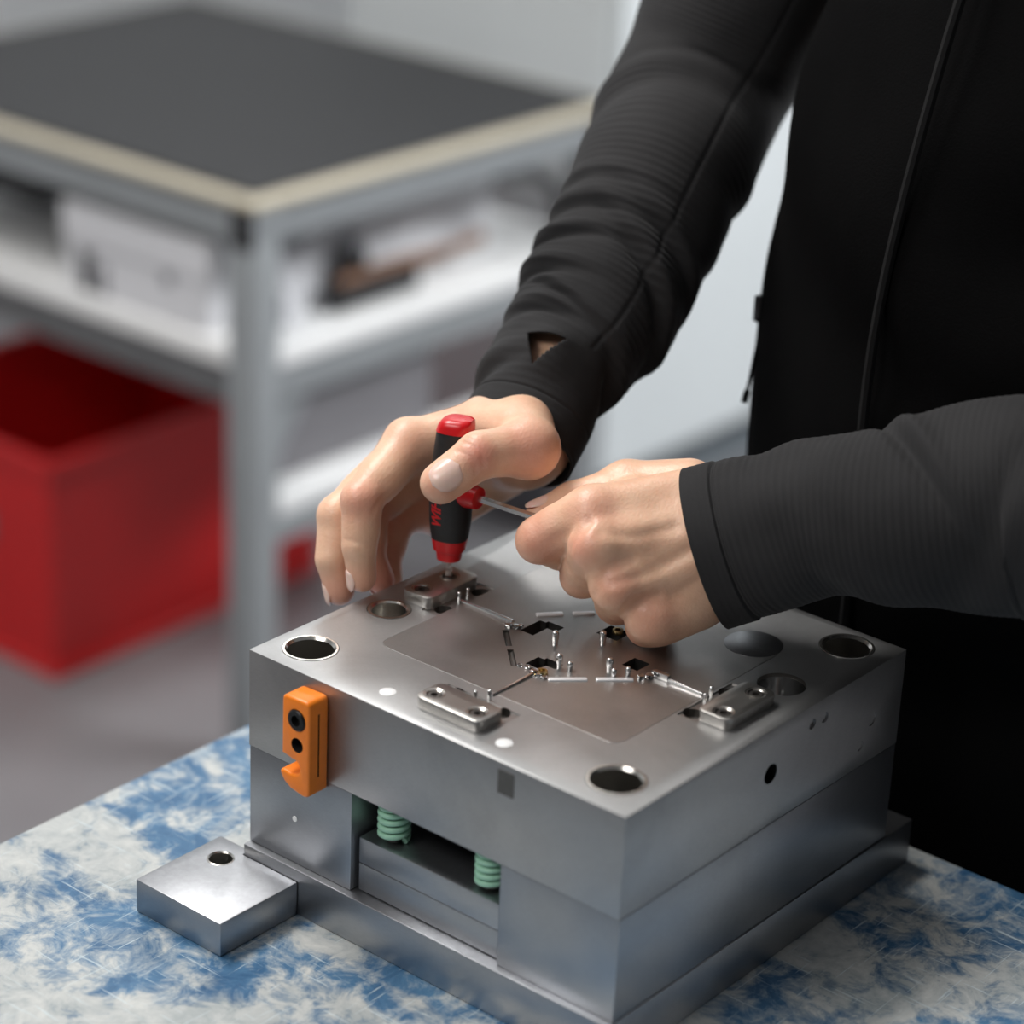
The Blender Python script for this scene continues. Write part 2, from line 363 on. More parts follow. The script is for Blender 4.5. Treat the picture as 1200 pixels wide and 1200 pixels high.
# ------------------------------------------------------------------ shelf trolley, carton, bin, cabinet (far, out of focus)
TX, TY, TX2, TY2 = -1.168, 1.164, -1.98, 1.84
def trolley():
    t = thing('shelf_trolley', 'grey metal framed shelf table with a black top and white shelves behind the workbench', 'shelf table')
    w = 0.045
    for x in (TX - w, TX2):
        for y in (TY, TY2 - w):
            bm = bmesh.new(); box(bm, x, x + w, y, y + w, 0.012, 0.692, 0.004, 2); p = obj('post', bm, M['alu'], t)
            for dx in (0.0135, 0.0315):     # profile grooves as raised edge lips
                pass
            latheo('foot', M['mat'], p, [(0, 0), (0.022, 0), (0.022, 0.008), (0.01, 0.0125), (0, 0.0125)], (x + w / 2, y + w / 2, 0), 20)
            bm = bmesh.new(); box(bm, x, x + w, y, y + w, 0.692, 0.7285, 0.003, 2); obj('post_top', bm, M['alu'], t)
            bm = bmesh.new(); box(bm, x + 0.010, x + w - 0.001, y - 0.0035 if y < 1.5 else y + 0.010, y + 0.004 if y < 1.5 else y + w + 0.0035, 0.680, 0.7285, 0.0015, 2); obj('corner_cap', bm, M['mat'], t)
    # top frame rails, mat and edging
    for nm, a in (('top_rail', (TX - w + 0.004, TX - 0.004, TY + w, TY2 - w)), ('top_rail', (TX2 + 0.004, TX2 + w - 0.004, TY + w, TY2 - w)),
                  ('top_rail', (TX2 + w, TX - w, TY + 0.004, TY + w - 0.004)), ('top_rail', (TX2 + w, TX - w, TY2 - w + 0.004, TY2 - 0.004))):
        boxo(nm, M['alu'], t, *a, 0.682, 0.728, 0.003)
    boxo('edging', M['edge_beige'], t, TX2 - 0.006, TX + 0.006, TY - 0.006, TY2 + 0.006, 0.7285, 0.7405, 0.003)
    boxo('top_mat', M['mat'], t, TX2 + 0.014, TX - 0.014, TY + 0.014, TY2 - 0.014, 0.7405, 0.7455, 0.002)
    # middle shelf: white board on a grey rail
    boxo('shelf_board', M['white_board'], t, TX2 + 0.012, TX - 0.004, TY + 0.006, TY2 - 0.006, 0.524, 0.550, 0.003)
    boxo('shelf_rail', M['grey_rail'], t, TX2 + w, TX - w, TY + 0.010, TY + 0.030, 0.478, 0.524)
    boxo('shelf_rail', M['alu'], t, TX - 0.030, TX - 0.008, TY + w, TY2 - w, 0.482, 0.524)
    # narrow lower shelf on the right-hand side
    boxo('lower_board', M['white_board'], t, TX - 0.052, TX - 0.004, TY + w - 0.01, TY2 - w + 0.01, 0.332, 0.362, 0.003)
    boxo('lower_rail', M['alu'], t, TX - 0.030, TX - 0.008, TY + w, TY2 - w, 0.296, 0.332)
    boxo('grey_sheet', M['plain_grey'], t, TX - 0.044, TX - 0.036, TY + w, 1.525, 0.3625, 0.4815, 0.002)  # thin upright grey sheet above the lower board
    # slanted gusset braces under the middle shelf
    for y0_, y1_ in ((TY + w, TY + 0.11),):
        bm = bmesh.new(); prism(bm, [(0, 0.482), (0.080, 0.482), (0, 0.372)], 0, 0.006, 'z')
        for v in bm.verts: v.co = Vector((TX - 0.022 - v.co.z, y0_ + v.co.x, v.co.y))
        obj('gusset', bm, M['alu'], t)
    boxo('shade_sheet', M['mat'], t, TX2 + w, TX - w - 0.03, TY + w, TY2 - w, 0.668, 0.681, 0.002)  # black sheet added to stand for the shade under the table top
    boxo('shade_box', M['mat'], t, -1.93, -1.63, TY + 0.07, TY2 - w, 0.618, 0.668, 0.004)  # black box added where the space under the top is only in shade
    # bent dark push handle at the far end of the top
    pts = catmull([(TX - 0.02, TY2 - 0.22, 0.676), (TX - 0.006, TY2 - 0.16, 0.672), (TX + 0.004, TY2 - 0.125, 0.64), (TX + 0.004, TY2 - 0.118, 0.59), (TX - 0.01, TY2 - 0.118, 0.552)], 24)
    tubeo('bent_bracket', M['mat'], t, pts, 0.009, 10)
trolley()

def carton():
    t = thing('carton', 'large white carton with printed dark labels on the middle shelf behind the post', 'carton')
    z0, z1 = 0.551, 0.664
    x0, x1, y0, y1 = -1.516, -1.262, 1.182, 1.70
    boxo('body', M['carton'], t, x0, x1, y0, y1, z0, z1 - 0.018, 0.003)
    boxo('lid', M['carton'], t, x0 - 0.004, x1 + 0.004, y0 - 0.004, y1 + 0.004, z1 - 0.05, z1, 0.004)
    for a, b, c, d, m in ((-1.489, -1.464, 0.554, 0.606, 'print_black'), (-1.455, -1.440, 0.554, 0.594, 'print_grey'), (-1.34, -1.322, 0.597, 0.6135, 'print_grey')):
        boxo('printed_label', M[m], t, a, b, y0 - 0.0008 if d < 0.614 else y0 - 0.0048, y0 + 0.001, c, d)
    for a, b, c, d in ((1.285, 1.345, 0.626, 0.642),):
        boxo('printed_label', M['print_grey'], t, x1 + 0.003, x1 + 0.0048, a, b, c, d)
carton()

def shelf_things():
    t = thing('small_box', 'small white box with a grey label on the shelf just right of the grey post', 'box')
    boxo('body', M['carton'], t, -1.255, -1.215, 1.235, 1.30, 0.551, 0.602, 0.002)
    boxo('label', M['print_grey'], t, -1.2152, -1.2142, 1.238, 1.262, 0.556, 0.598)
    t = thing('canister', 'small black canister standing on the shelf before the white carton', 'canister')
    latheo('body', M['print_black'], t, [(0, 0), (0.0165, 0), (0.018, 0.002), (0.018, 0.062), (0.012, 0.07), (0, 0.07)], (-1.235, 1.405, 0.551), 24)
    latheo('cap', M['print_grey'], t, [(0, 0.07), (0.011, 0.07), (0.011, 0.084), (0, 0.084)], (-1.235, 1.405, 0.551), 24)
    t = thing('bench_brush', 'dark bristled brush with a brown wooden handle lying along the white shelf', 'brush')
    bm = bmesh.new(); pts = catmull([(-1.222, 1.36, 0.583), (-1.222, 1.45, 0.585), (-1.224, 1.55, 0.582), (-1.226, 1.635, 0.585)], 24)
    tube(bm, pts, 0.012, 12, lambda f: 0.0095 if f < 0.55 else 0.0095 - 0.002 * math.sin((f - 0.55) * 7)); obj('handle', bm, M['brown'], t)
    bm = bmesh.new(); box(bm, -1.236, -1.208, 1.35, 1.50, 0.551, 0.582, 0.004, 2); obj('bristles', bm, M['print_black'], t)
shelf_things()

def red_bin():
    t = thing('red_bin', 'open red plastic bin standing on the floor under the shelf table', 'bin')
    x0, x1, y0, y1, h, w = -1.92, -1.525, 1.152, 1.66, 0.315, 0.008
    def shell(z0, z1, d0, d1):
        """four tapering walls"""
        bm = bmesh.new()
        o = [[bm.verts.new(p) for p in ((x0 + d, y0 + d, z), (x1 - d, y0 + d, z), (x1 - d, y1 - d, z), (x0 + d, y1 - d, z))] for z, d in ((z0, d0), (z1, d1))]
        i = [[bm.verts.new(p) for p in ((x0 + d + w, y0 + d + w, z), (x1 - d - w, y0 + d + w, z), (x1 - d - w, y1 - d - w, z), (x0 + d + w, y1 - d - w, z))] for z, d in ((z0 + w, d0), (z1, d1))]
        for k in range(4):
            j = (k + 1) % 4
            bm.faces.new((o[0][k], o[0][j], o[1][j], o[1][k])); bm.faces.new((i[0][j], i[0][k], i[1][k], i[1][j])); bm.faces.new((o[1][k], o[1][j], i[1][j], i[1][k]))
        bm.faces.new(o[0][::-1]); bm.faces.new(i[0]); return bm
    obj('body', shell(0.001, h, 0.006, 0.0), M['red_bin'], t)
    for nm, (a, b, c, d) in (('rim', (x0 - 0.006, x1 + 0.006, y0 - 0.006, y0)), ('rim', (x0 - 0.006, x1 + 0.006, y1, y1 + 0.006)), ('rim', (x0 - 0.006, x0, y0, y1)), ('rim', (x1, x1 + 0.006, y0, y1))):
        boxo(nm, M['red_bin'], t, a, b, c, d, h - 0.016, h + 0.002, 0.0015)
    boxo('foot_lip', M['red_bin'], t, x0 + 0.001, x1 - 0.001, y0 + 0.001, y1 - 0.001, 0.0, 0.016, 0.003)
    boxo('label_holder', M['print_grey'], t, -1.72, -1.645, y0 - 0.004, y0 + 0.002, 0.17, 0.21, 0.001)
red_bin()

def cabinet():
    t = thing('cabinet', 'light grey metal cabinet beyond the shelf table, behind the sleeves', 'cabinet')
    x0, x1, y0, y1 = -1.80, -1.30, 1.99, 3.95
    boxo('body', M['cabinet'], t, x0, x1, y0, y1, 0.1, 1.95, 0.004)
    boxo('plinth', M['plinth'], t, x0 + 0.03, x1 - 0.05, y0 + 0.02, y1 - 0.02, 0.0, 0.1)
    for k in range(2):
        a, b = y0 + 0.008 + k * 0.98, y0 + 0.976 + k * 0.98
        d = boxo('door', M['cabinet'], t, x1 + 0.001, x1 + 0.018, a, b, 0.112, 1.94, 0.003)
        yy = b - 0.06 if k == 0 else a + 0.06
        tubeo('handle', M['chrome'], d, catmull([(x1 + 0.018, yy, 0.98), (x1 + 0.045, yy, 0.985), (x1 + 0.045, yy, 1.115), (x1 + 0.018, yy, 1.12)], 16), 0.006, 8)
cabinet()

# ------------------------------------------------------------------ the mould half on the bench
Z = 1.0
Wd, Dp = 0.246, 0.243
def rot4(x, y, k):
    """k quarter turns about the mould centre"""
    cx, cy = 0.123, 0.122
    dx, dy = x - cx, y - cy
    for _ in range(k): dx, dy = -dy, dx
    return cx + dx, cy + dy
HOLES = [(0.0216, 0.0232), (0.2212, 0.0250), (0.221, 0.2235), (0.0216, 0.2215)]
BUSHES = [(0.0192, 0.086)]
CORE = (0.0425, 0.2005, 0.0515, 0.1935)
# runner channel: (x, y) polylines in the core
POCKETS = [(0.0855, 0.0945, 0.1160, 0.1328), (0.1125, 0.1215, 0.0880, 0.0985), (0.1165, 0.1300, 0.1420, 0.1545), (0.1490, 0.1590, 0.1220, 0.1330)]

def lock_plate(k, root):
    """bolted locking plate on the parting face, its two socket screws and two small pins"""
    def outline(x0, x1, y0, y1, r):
        pts = rrect(x0, x1, y0, y1, r)
        return [rot4(px, py, k) for px, py in pts]
    bm = bmesh.new(); prism(bm, outline(0.102, 0.1445, 0.0135, 0.0335, 0.0045), Z - 0.001, Z + 0.006, 'z', 0.0005, 2)
    p = obj('locking_plate', bm, M['steel_lock'] if k != 3 and k != 1 else M['steel_lock'], root)
    cuts = []
    SX = (0.1140, 0.1365) if k == 3 else (0.1085, 0.1365)
    for sx in SX:
        x, y = rot4(sx, 0.0215, k)
        cuts.append((cyl(x, y, Z + 0.0005, Z + 0.02, 0.0045, 24), M['steel_dark']))
    boolean(p, cuts)
    for sx in SX:
        x, y = rot4(sx, 0.0215, k)
        s = latheo('socket_screw', M['steel_dark'], p, [(0, 0.0008), (0.0038, 0.0008), (0.0038, 0.0050), (0.0034, 0.0055), (0.0019, 0.0055), (0.0017, 0.0032), (0, 0.0032)], (x, y, Z), 18)
        latheo('washer_rim', M['bush'], s, [(0.0041, 0.0055), (0.0052, 0.0061), (0.0056, 0.0062), (0.0050, 0.0055), (0.0041, 0.0055)], (x, y, Z), 24)

def cavity_pin(x, y, h, r, root, name='core_pin', mat='chrome'):
    return latheo(name, M[mat], root, [(0, -0.001), (r * 0.82, -0.001), (r * 0.82, h * 0.35), (r, h * 0.42), (r, h - r * 0.8), (r * 0.85, h - r * 0.35), (r * 0.5, h - r * 0.08), (0, h)], (x, y, Z), 16)

def spring(bm, c, r, wire, z0, z1, turns):
    n = int(turns * 28)
    pts = [(c[0] + r * math.cos(2 * math.pi * turns * i / n), c[1] + r * math.sin(2 * math.pi * turns * i / n), z0 + wire + (z1 - z0 - 2 * wire) * i / n) for i in range(n + 1)]
    tube(bm, pts, wire, 8)

def mould():
    root = thing('mould_block', 'square steel injection mould half with bolted inserts and corner guide holes, on the blue bench', 'mould')
    # top plate with all its bores
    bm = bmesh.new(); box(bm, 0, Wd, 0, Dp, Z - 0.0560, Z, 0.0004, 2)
    pl = obj('cavity_plate', bm, [M['steel_top'], M['steel_side_shade']], root)
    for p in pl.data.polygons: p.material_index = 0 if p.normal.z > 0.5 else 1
    cuts = []
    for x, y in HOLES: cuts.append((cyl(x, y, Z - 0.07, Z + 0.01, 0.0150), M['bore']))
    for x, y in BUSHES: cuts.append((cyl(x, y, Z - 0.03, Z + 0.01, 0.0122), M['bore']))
    cuts.append((cyl(0.2212, 0.1625, Z - 0.026, Z + 0.01, 0.0128), M['steel_dark']))
    bm = bmesh.new(); prism(bm, rrect(*CORE, 0.007), Z - 0.03, Z + 0.01); cuts.append((bm, M['steel_rail']))
    # relief bores and pockets behind each locking plate
    for k in range(4):
        (ax, ay), (bx, by) = rot4(0.0995, 0.0305, k), rot4(0.147, 0.0432, k)
        cuts.append((cbox(min(ax, bx), max(ax, bx), min(ay, by), max(ay, by), Z - 0.0009, Z + 0.01), M['steel_core']))
        for sx in (0.1070, 0.1375):
            x, y = rot4(sx, 0.0385, k); cuts.append((cyl(x, y, Z - 0.0045, Z + 0.01, 0.0052, 28), M['steel_dark']))
    # bores in the right-hand face
    for y, z, r, d in ((0.1204, 0.9744, 0.0055, 0.03), (0.1555, 0.989, 0.0030, 0.0015), (0.1670, 0.9885, 0.0030, 0.0012), (0.2145, 0.9696, 0.0042, 0.0008), (0.205, 0.957, 0.003, 0.0008)):
        bm = bmesh.new(); lathe(bm, [(0, -d), (r, -d), (r, 0.01), (0, 0.01)], (Wd, y, z), 24, 'x'); cuts.append((bm, M['bore'] if d > 0.01 else M['steel_side_shade']))
    boolean(pl, cuts)
    # bushings
    for x, y in HOLES:
        b = latheo('guide_bushing', M['bush'], root, [(0.0122, -0.050), (0.0122, -0.0012), (0.0134, 0.0003), (0.0146, 0.0003), (0.01495, -0.0006), (0.01495, -0.050), (0.0122, -0.050)], (x, y, Z), 48)
    for x, y in BUSHES:
        latheo('small_bushing', M['bush'], root, [(0.0092, -0.012), (0.0092, -0.0006), (0.0102, 0.0002), (0.0118, 0.0002), (0.01215, -0.0006), (0.01215, -0.0150), (0.0, -0.0150), (0, -0.012), (0.0092, -0.012)], (x, y, Z), 40)
    latheo('cup_lining', M['polished'], root, [(0, -0.0250), (0.006, -0.0245), (0.0105, -0.020), (0.0118, -0.010), (0.0126, -0.002), (0.01275, -0.002), (0.01275, -0.0255), (0, -0.0255)], (0.2212, 0.1625, Z), 40)
    for x, y in ((0.0833, 0.0150), (0.1596, 0.0152)):
        latheo('white_plug', M['white_plug'], root, [(0, -0.002), (0.0043, -0.002), (0.0043, 0.0002), (0.0040, 0.00035), (0, 0.00035)], (x, y, Z), 28)
    latheo('round_insert', M['steel_rail'], root, [(0, 0.0), (0.0156, 0.0), (0.0156, 0.0002), (0.0153, 0.00035), (0, 0.00035)], (0.1840, 0.1905, Z), 48)
    # core insert with runner channels and cavities
    bm = bmesh.new(); prism(bm, rrect(CORE[0] + 0.0001, CORE[1] - 0.0001, CORE[2] + 0.0001, CORE[3] - 0.0001, 0.007, 8), Z - 0.029, Z + 0.0001, 'z', 0.00012, 1)
    core = obj('core_insert', bm, M['steel_core'], root)
    cuts = []
    for x0, x1, y0, y1 in POCKETS: cuts.append((cbox(x0, x1, y0, y1, Z - 0.008, Z + 0.01), M['steel_dark']))
    # side cuts that turn each pocket into the stepped cavity of the part
    for x0, x1, y0, y1 in POCKETS[:2]: cuts.append((cbox(x0 + 0.004, x1 + 0.006, y1 - 0.005, y1 + 0.002, Z - 0.005, Z + 0.01), M['steel_dark']))
    SLOTS = [((0.0800, 0.1105), (0.0935, 0.0975), 'print_black'), ((0.0965, 0.0948), (0.1100, 0.0818), 'print_black'),
             ]
    for a, b, mt in SLOTS:
        cuts.append((cpipe((a[0], a[1], Z + 0.0003), (b[0], b[1], Z + 0.0003), 0.0017, 16), M['polished'] if mt == 'polished' else M['steel_dark']))
    boolean(core, cuts)
    # narrow raised runner strips from the plate pins to the cavities
    RUN = [[(0.0405, 0.1205), (0.060, 0.1205), (0.0775, 0.1200)], [(0.1235, 0.0480), (0.1235, 0.066), (0.1232, 0.0805)], [(0.1990, 0.1240), (0.184, 0.1243), (0.1700, 0.1245)]]
    for k, pts in enumerate(RUN):
        bm = bmesh.new(); tube(bm, [(x, y, Z + 0.0004) for x, y in pts], 0.0010, 10, lambda f: 0.0008 + 0.0007 * f); obj('runner_strip', bm, M['chrome'], core)
    for (ax, ay), (bx, by) in (((0.0800, 0.1360), (0.0895, 0.1475)), ((0.0930, 0.1510), (0.1012, 0.1600)), ((0.1045, 0.1640), (0.1140, 0.1740)), ((0.1325, 0.0818), (0.1470, 0.0960)), ((0.1500, 0.0990), (0.1640, 0.1125))):
        L_ = math.hypot(bx - ax, by - ay); an = math.atan2(by - ay, bx - ax)
        bm = bmesh.new(); box(bm, -L_ / 2, L_ / 2, -0.0016, 0.0016, -0.001, 0.0008, 0.0006, 3)
        for v in bm.verts: v.co = Matrix.Rotation(an, 3, 'Z') @ v.co + Vector(((ax + bx) / 2, (ay + by) / 2, Z + 0.0002))
        obj('runner_bar', bm, M['runner'], core)
    # gate blocks where runners meet cavities
    rnd = random.Random(3)
    for (x, y) in ((0.0785, 0.1175), (0.0815, 0.1165), (0.0790, 0.1140), (0.0835, 0.1190), (0.1125, 0.0835), (0.1225, 0.0822), (0.1265, 0.0812), (0.1295, 0.0815), (0.1165, 0.0850), (0.1680, 0.1205), (0.1690, 0.1260), (0.1655, 0.1165)):
        bm = bmesh.new(); s = rnd.uniform(0.0011, 0.0019)
        box(bm, -s, s, -s * rnd.uniform(0.7, 1.4), s, -0.0008, s * rnd.uniform(0.7, 1.3), 0.0004, 2)
        for v in bm.verts: v.co = Matrix.Rotation(rnd.uniform(0, 3), 3, 'Z') @ v.co + Vector((x, y, Z + 0.0004))
        obj('gate_block', bm, M['chrome'], core)
    bm = bmesh.new(); box(bm, -0.0052, 0.0052, -0.0017, 0.0017, -0.001, 0.0030, 0.0005, 2)
    for v in bm.verts: v.co = v.co + Vector((0.1725, 0.1246, Z + 0.0003))
    obj('gate_block', bm, M['chrome'], core)
    for x, y in ((0.1098, 0.1153), (0.1281, 0.0962), (0.1277, 0.1330), (0.1496, 0.1107)): cavity_pin(x, y, 0.0085, 0.0019, core)
    for x, y in ((0.1335, 0.0985), (0.1545, 0.1080), (0.1585, 0.1150)): cavity_pin(x, y, 0.0050, 0.0016, core)
    for x, y in ((0.1247, 0.1500), (0.1260, 0.0850)):
        latheo('ejector_ring', M['brass'], core, [(0.0016, 0.0), (0.0016, 0.0022), (0.0028, 0.0022), (0.0030, 0.0016), (0.0030, 0.0), (0.0016, 0.0)], (x, y, Z), 24)
    for k in range(4):
        lock_plate([0, 1, 2, 3][k], root)
    for x, y in ((0.1210, 0.0385), (0.1255, 0.0440), (0.0400, 0.1190), (0.0400, 0.1262), (0.2060, 0.1165), (0.2034, 0.1252)):
        cavity_pin(x, y, 0.0062, 0.0011, root, 'locating_pin')
    # lower stack: spacer rails, ejector plates, springs, base plate
    for x0, x1 in ((0.0, 0.0735), (Wd - 0.0735, Wd)):
        boxo('spacer_rail', M['steel_rail'], root, x0 + 0.0002, x1, 0.0004, Dp - 0.0004, 0.8862, Z - 0.0562, 0.0006, 2)
    boxo('ejector_plate', M['steel_rail'], root, 0.0760, 0.1700, 0.004, Dp - 0.004, 0.903, 0.9180, 0.0006, 2)
    boxo('ejector_base_plate', M['steel_rail'], root, 0.0760, 0.1700, 0.004, Dp - 0.004, 0.8868, 0.9028, 0.0006, 2)
    for x, y in ((0.0905, 0.0145), (0.1560, 0.0145), (0.0905, 0.2285), (0.1560, 0.2285)):
        bm = bmesh.new(); spring(bm, (x, y), 0.0072, 0.00165, 0.9182, Z - 0.0562, 5.6); s = obj('return_spring', bm, M['mint'], root, 60)
        latheo('return_pin', M['steel_dark'], s, [(0, 0.9182), (0.0042, 0.9182), (0.0042, Z - 0.0562), (0, Z - 0.0562)], (x, y, 0), 20)
    boxo('base_plate', M['steel_rail'], root, 0.0, Wd + 0.0008, -0.0040, 0.2695, BZ + 0.0002, 0.8860, 0.0008, 2)
    bm = bmesh.new(); box(bm, -0.0231, 0.040, -0.060, 0.0015, BZ + 0.0002, 0.8790, 0.0008, 2)
    lug = obj('clamp_lug', bm, M['steel_rail'], root)
    boolean(lug, [(cyl(-0.006, -0.0150, BZ - 0.01, 0.89, 0.0075), M['bore']), (cbox(-0.0005, 0.06, -0.0045, 0.01, BZ - 0.01, 0.89), M['steel_rail'])])
    latheo('lug_ring', M['bush'], lug, [(0.0062, -0.012), (0.0062, -0.0004), (0.0068, 0.0003), (0.0074, 0.0), (0.0074, -0.012), (0.0062, -0.012)], (-0.006, -0.0150, 0.8790), 32)
    # small marks on the faces
    boxo('dark_mark', M['steel_dark'], root, 0.1690, 0.1790, -0.0003, 0.002, 0.9830, 0.9960)  # darker rectangle almost flush with the left face
    latheo('paint_dab', M['white_plug'], root, [(0, -0.0003), (0.0016, -0.0003), (0.0018, 0.001), (0, 0.001)], (0.0335, 0.0004, 0.9127), 12, 'y')
    transport_latch(root)

def transport_latch(root):
    """orange bracket bolted to the left face, its lower end a hook open to the left"""
    x0, x1, z0, z1 = 0.0383, 0.0572, 0.9425, 0.9945
    P = arc(x1 - 0.003, z1 - 0.003, 0.003, 0, 90, 4) + arc(x0 + 0.003, z1 - 0.0035, 0.003, 90, 180, 4)
    P += [(x0 - 0.0003, 0.9600)]
    P += [(x0 + 0.0075, 0.9585)] + arc(x0 + 0.0085, 0.9545, 0.0040, 80, -80, 6) + [(x0 + 0.0060, 0.9500), (x0 + 0.0010, 0.9508)]
    P += arc(x0 + 0.0006, 0.9486, 0.0020, 100, 200, 4) + [(x0 + 0.0014, 0.9440), (x0 + 0.0060, 0.9412), (x1 - 0.0040, 0.9395)] + arc(x1 - 0.0025, 0.9425, 0.0025, -80, 0, 4)
    bm = bmesh.new(); prism(bm, P, -0.0145, -0.0002, 'y', 0.0014, 3)
    b = obj('lifting_hook', bm, M['orange'], root, 50); b['label'] = 'orange painted hook bracket bolted to the left face'
    def bore(x, z, r, d): 
        c = bmesh.new(); lathe(c, [(0, -0.03), (r, -0.03), (r, -0.0145 + d), (0, -0.0145 + d)], (x, 0, z), 28, 'y'); return c
    boolean(b, [(bore(0.0487, 0.9822, 0.0062, 0.004), M['orange']), (bore(0.0490, 0.9680, 0.0041, 0.009), M['black']),
                (cbox(x1 - 0.0006, x1 + 0.01, -0.0078, -0.0068, 0.950, 0.986), M['screw_black'])])
    s = latheo('bolt', M['screw_black'], b, [(0, -0.0105), (0.0059, -0.0105), (0.0059, -0.0150), (0.0052, -0.0156), (0.0030, -0.0156), (0.0028, -0.0125), (0, -0.0125)], (0.0487, 0, 0.9822), 28, 'y')
mould()

# ------------------------------------------------------------------ the screwdriver with a cross blade
def screwdriver():
    tx, ty, tz = 0.0226, 0.1300, 1.0118
    t = thing('hex_key_driver', 'red and black handled hex driver standing upright on the mould between both hands', 'screwdriver')
    def loft(name, mat, secs, n=36, p=2.5):
        bm = bmesh.new(); rings = []
        for z, a, b, ox in secs:
            ring = []
            for i in range(n):
                th = 2 * math.pi * i / n; c, s = math.cos(th), math.sin(th)
                lx = a * math.copysign(abs(c) ** (2 / p), c) + ox; ly = b * math.copysign(abs(s) ** (2 / p), s)
                w = Vector((tx, ty, tz + z)) + LX * lx + LY * ly
                ring.append(bm.verts.new(w))
            rings.append(ring)
        for A, B in zip(rings, rings[1:]):
            for i in range(n): bm.faces.new((A[i], A[(i + 1) % n], B[(i + 1) % n], B[i]))
        bm.faces.new(rings[0][::-1]); bm.faces.new(rings[-1]); bmesh.ops.recalc_face_normals(bm, faces=bm.faces)
        return obj(name, bm, mat, t, 40)
    # the handle's wide direction lies along the cross blade
    LX = Vector((math.cos(math.radians(20)), math.sin(math.radians(20)), 0)); LY = Vector((-LX.y, LX.x, 0))
    grip_secs = [(0.018, 0.0098, 0.0088, 0), (0.020, 0.0102, 0.0090, 0), (0.028, 0.0112, 0.0098, 0), (0.038, 0.0116, 0.0102, 0), (0.050, 0.0113, 0.0100, 0), (0.062, 0.0108, 0.0096, 0.0002), (0.072, 0.0102, 0.0093, 0.0006), (0.0805, 0.0098, 0.0090, 0.0012)]
    loft('grip', M['grip'], grip_secs)
    loft('tip_collar', M['red_plastic'], [(0.0045, 0.0052, 0.0048, 0), (0.0052, 0.0064, 0.006, 0), (0.0105, 0.0072, 0.0066, 0), (0.0112, 0.0086, 0.0078, 0), (0.0178, 0.0098, 0.0088, 0)])
    loft('cap', M['red_plastic'], [(0.0806, 0.0099, 0.0091, 0.0012), (0.0838, 0.0095, 0.0087, 0.0018), (0.0862, 0.0086, 0.0078, 0.0026), (0.0873, 0.0072, 0.0064, 0.0032), (0.0877, 0.0046, 0.0042, 0.0036)], p=3.0)
    # short bit at the foot
    bm = bmesh.new(); lathe(bm, [(0, -0.0092), (0.0018, -0.0092), (0.0018, 0.006), (0, 0.006)], (tx, ty, tz), 6); obj('bit', bm, M['chrome'], t, 20)
    # side boss and cross blade
    BZ_ = tz + 0.0457
    a = math.radians(4); d = Vector((math.cos(a), math.sin(a), 0.0))
    o = Vector((tx, ty, BZ_))
    bm = bmesh.new(); tube(bm, [o + d * s for s in (0.006, 0.0125, 0.0160, 0.0185, 0.0190)], 0.006, 24, lambda f: (0.0072, 0.0070, 0.0064, 0.0060, 0.0050)[int(round(f * 4))]); obj('side_boss', bm, M['red_plastic'], t, 45)
    bm = bmesh.new(); tube(bm, [o + d * 0.018, o + d * 0.085], 0.0021, 6); obj('blade', bm, M['chrome'], t, 20)
    # lettering that climbs the grip, wrapped on its surface
    cu = bpy.data.curves.new('lettering', 'FONT'); cu.body = 'Wiha'.upper(); cu.size = 0.0080; cu.shear = 0.25; cu.space_character = 0.95; cu.offset = 0.00022
    tmp = bpy.data.objects.new('lettering', cu); COL.objects.link(tmp)
    dg = bpy.context.evaluated_depsgraph_get(); me = bpy.data.meshes.new_from_object(tmp.evaluated_get(dg))
    bpy.data.objects.remove(tmp)
    bm = bmesh.new(); bm.from_mesh(me)
    bmesh.ops.subdivide_edges(bm, edges=[e for e in bm.edges if e.calc_length() > 0.002], cuts=2)
    zs = [s[0] for s in grip_secs]; As = [s[1] for s in grip_secs]; Bs = [s[2] for s in grip_secs]
    th0 = math.radians(-112)
    for v in bm.verts:
        z = 0.0262 + v.co.x; q = v.co.y - 0.0028
        A_ = np.interp(z, zs, As); B_ = np.interp(z, zs, Bs)
        th = th0 - q / 0.0105
        c, s = math.cos(th), math.sin(th)
        w = o * 0 + Vector((tx, ty, tz + z)) + LX * (A_ + 0.00012) * math.copysign(abs(c) ** 0.8, c) + LY * (B_ + 0.00012) * math.copysign(abs(s) ** 0.8, s)
        v.co = w
    obj('lettering', bm, M['red_print'], t, 60)
screwdriver()

# ------------------------------------------------------------------ the person
def nrm(v): return v / np.linalg.norm(v)
RIGHT = np.array((0.7658, 0.6418, 0.0412)); UPV = np.array((-0.2853, 0.2816, 0.9161)); TOW = np.array((0.5764, -0.7133, 0.3987))   # person-facing directions: across, up, towards the viewer's side

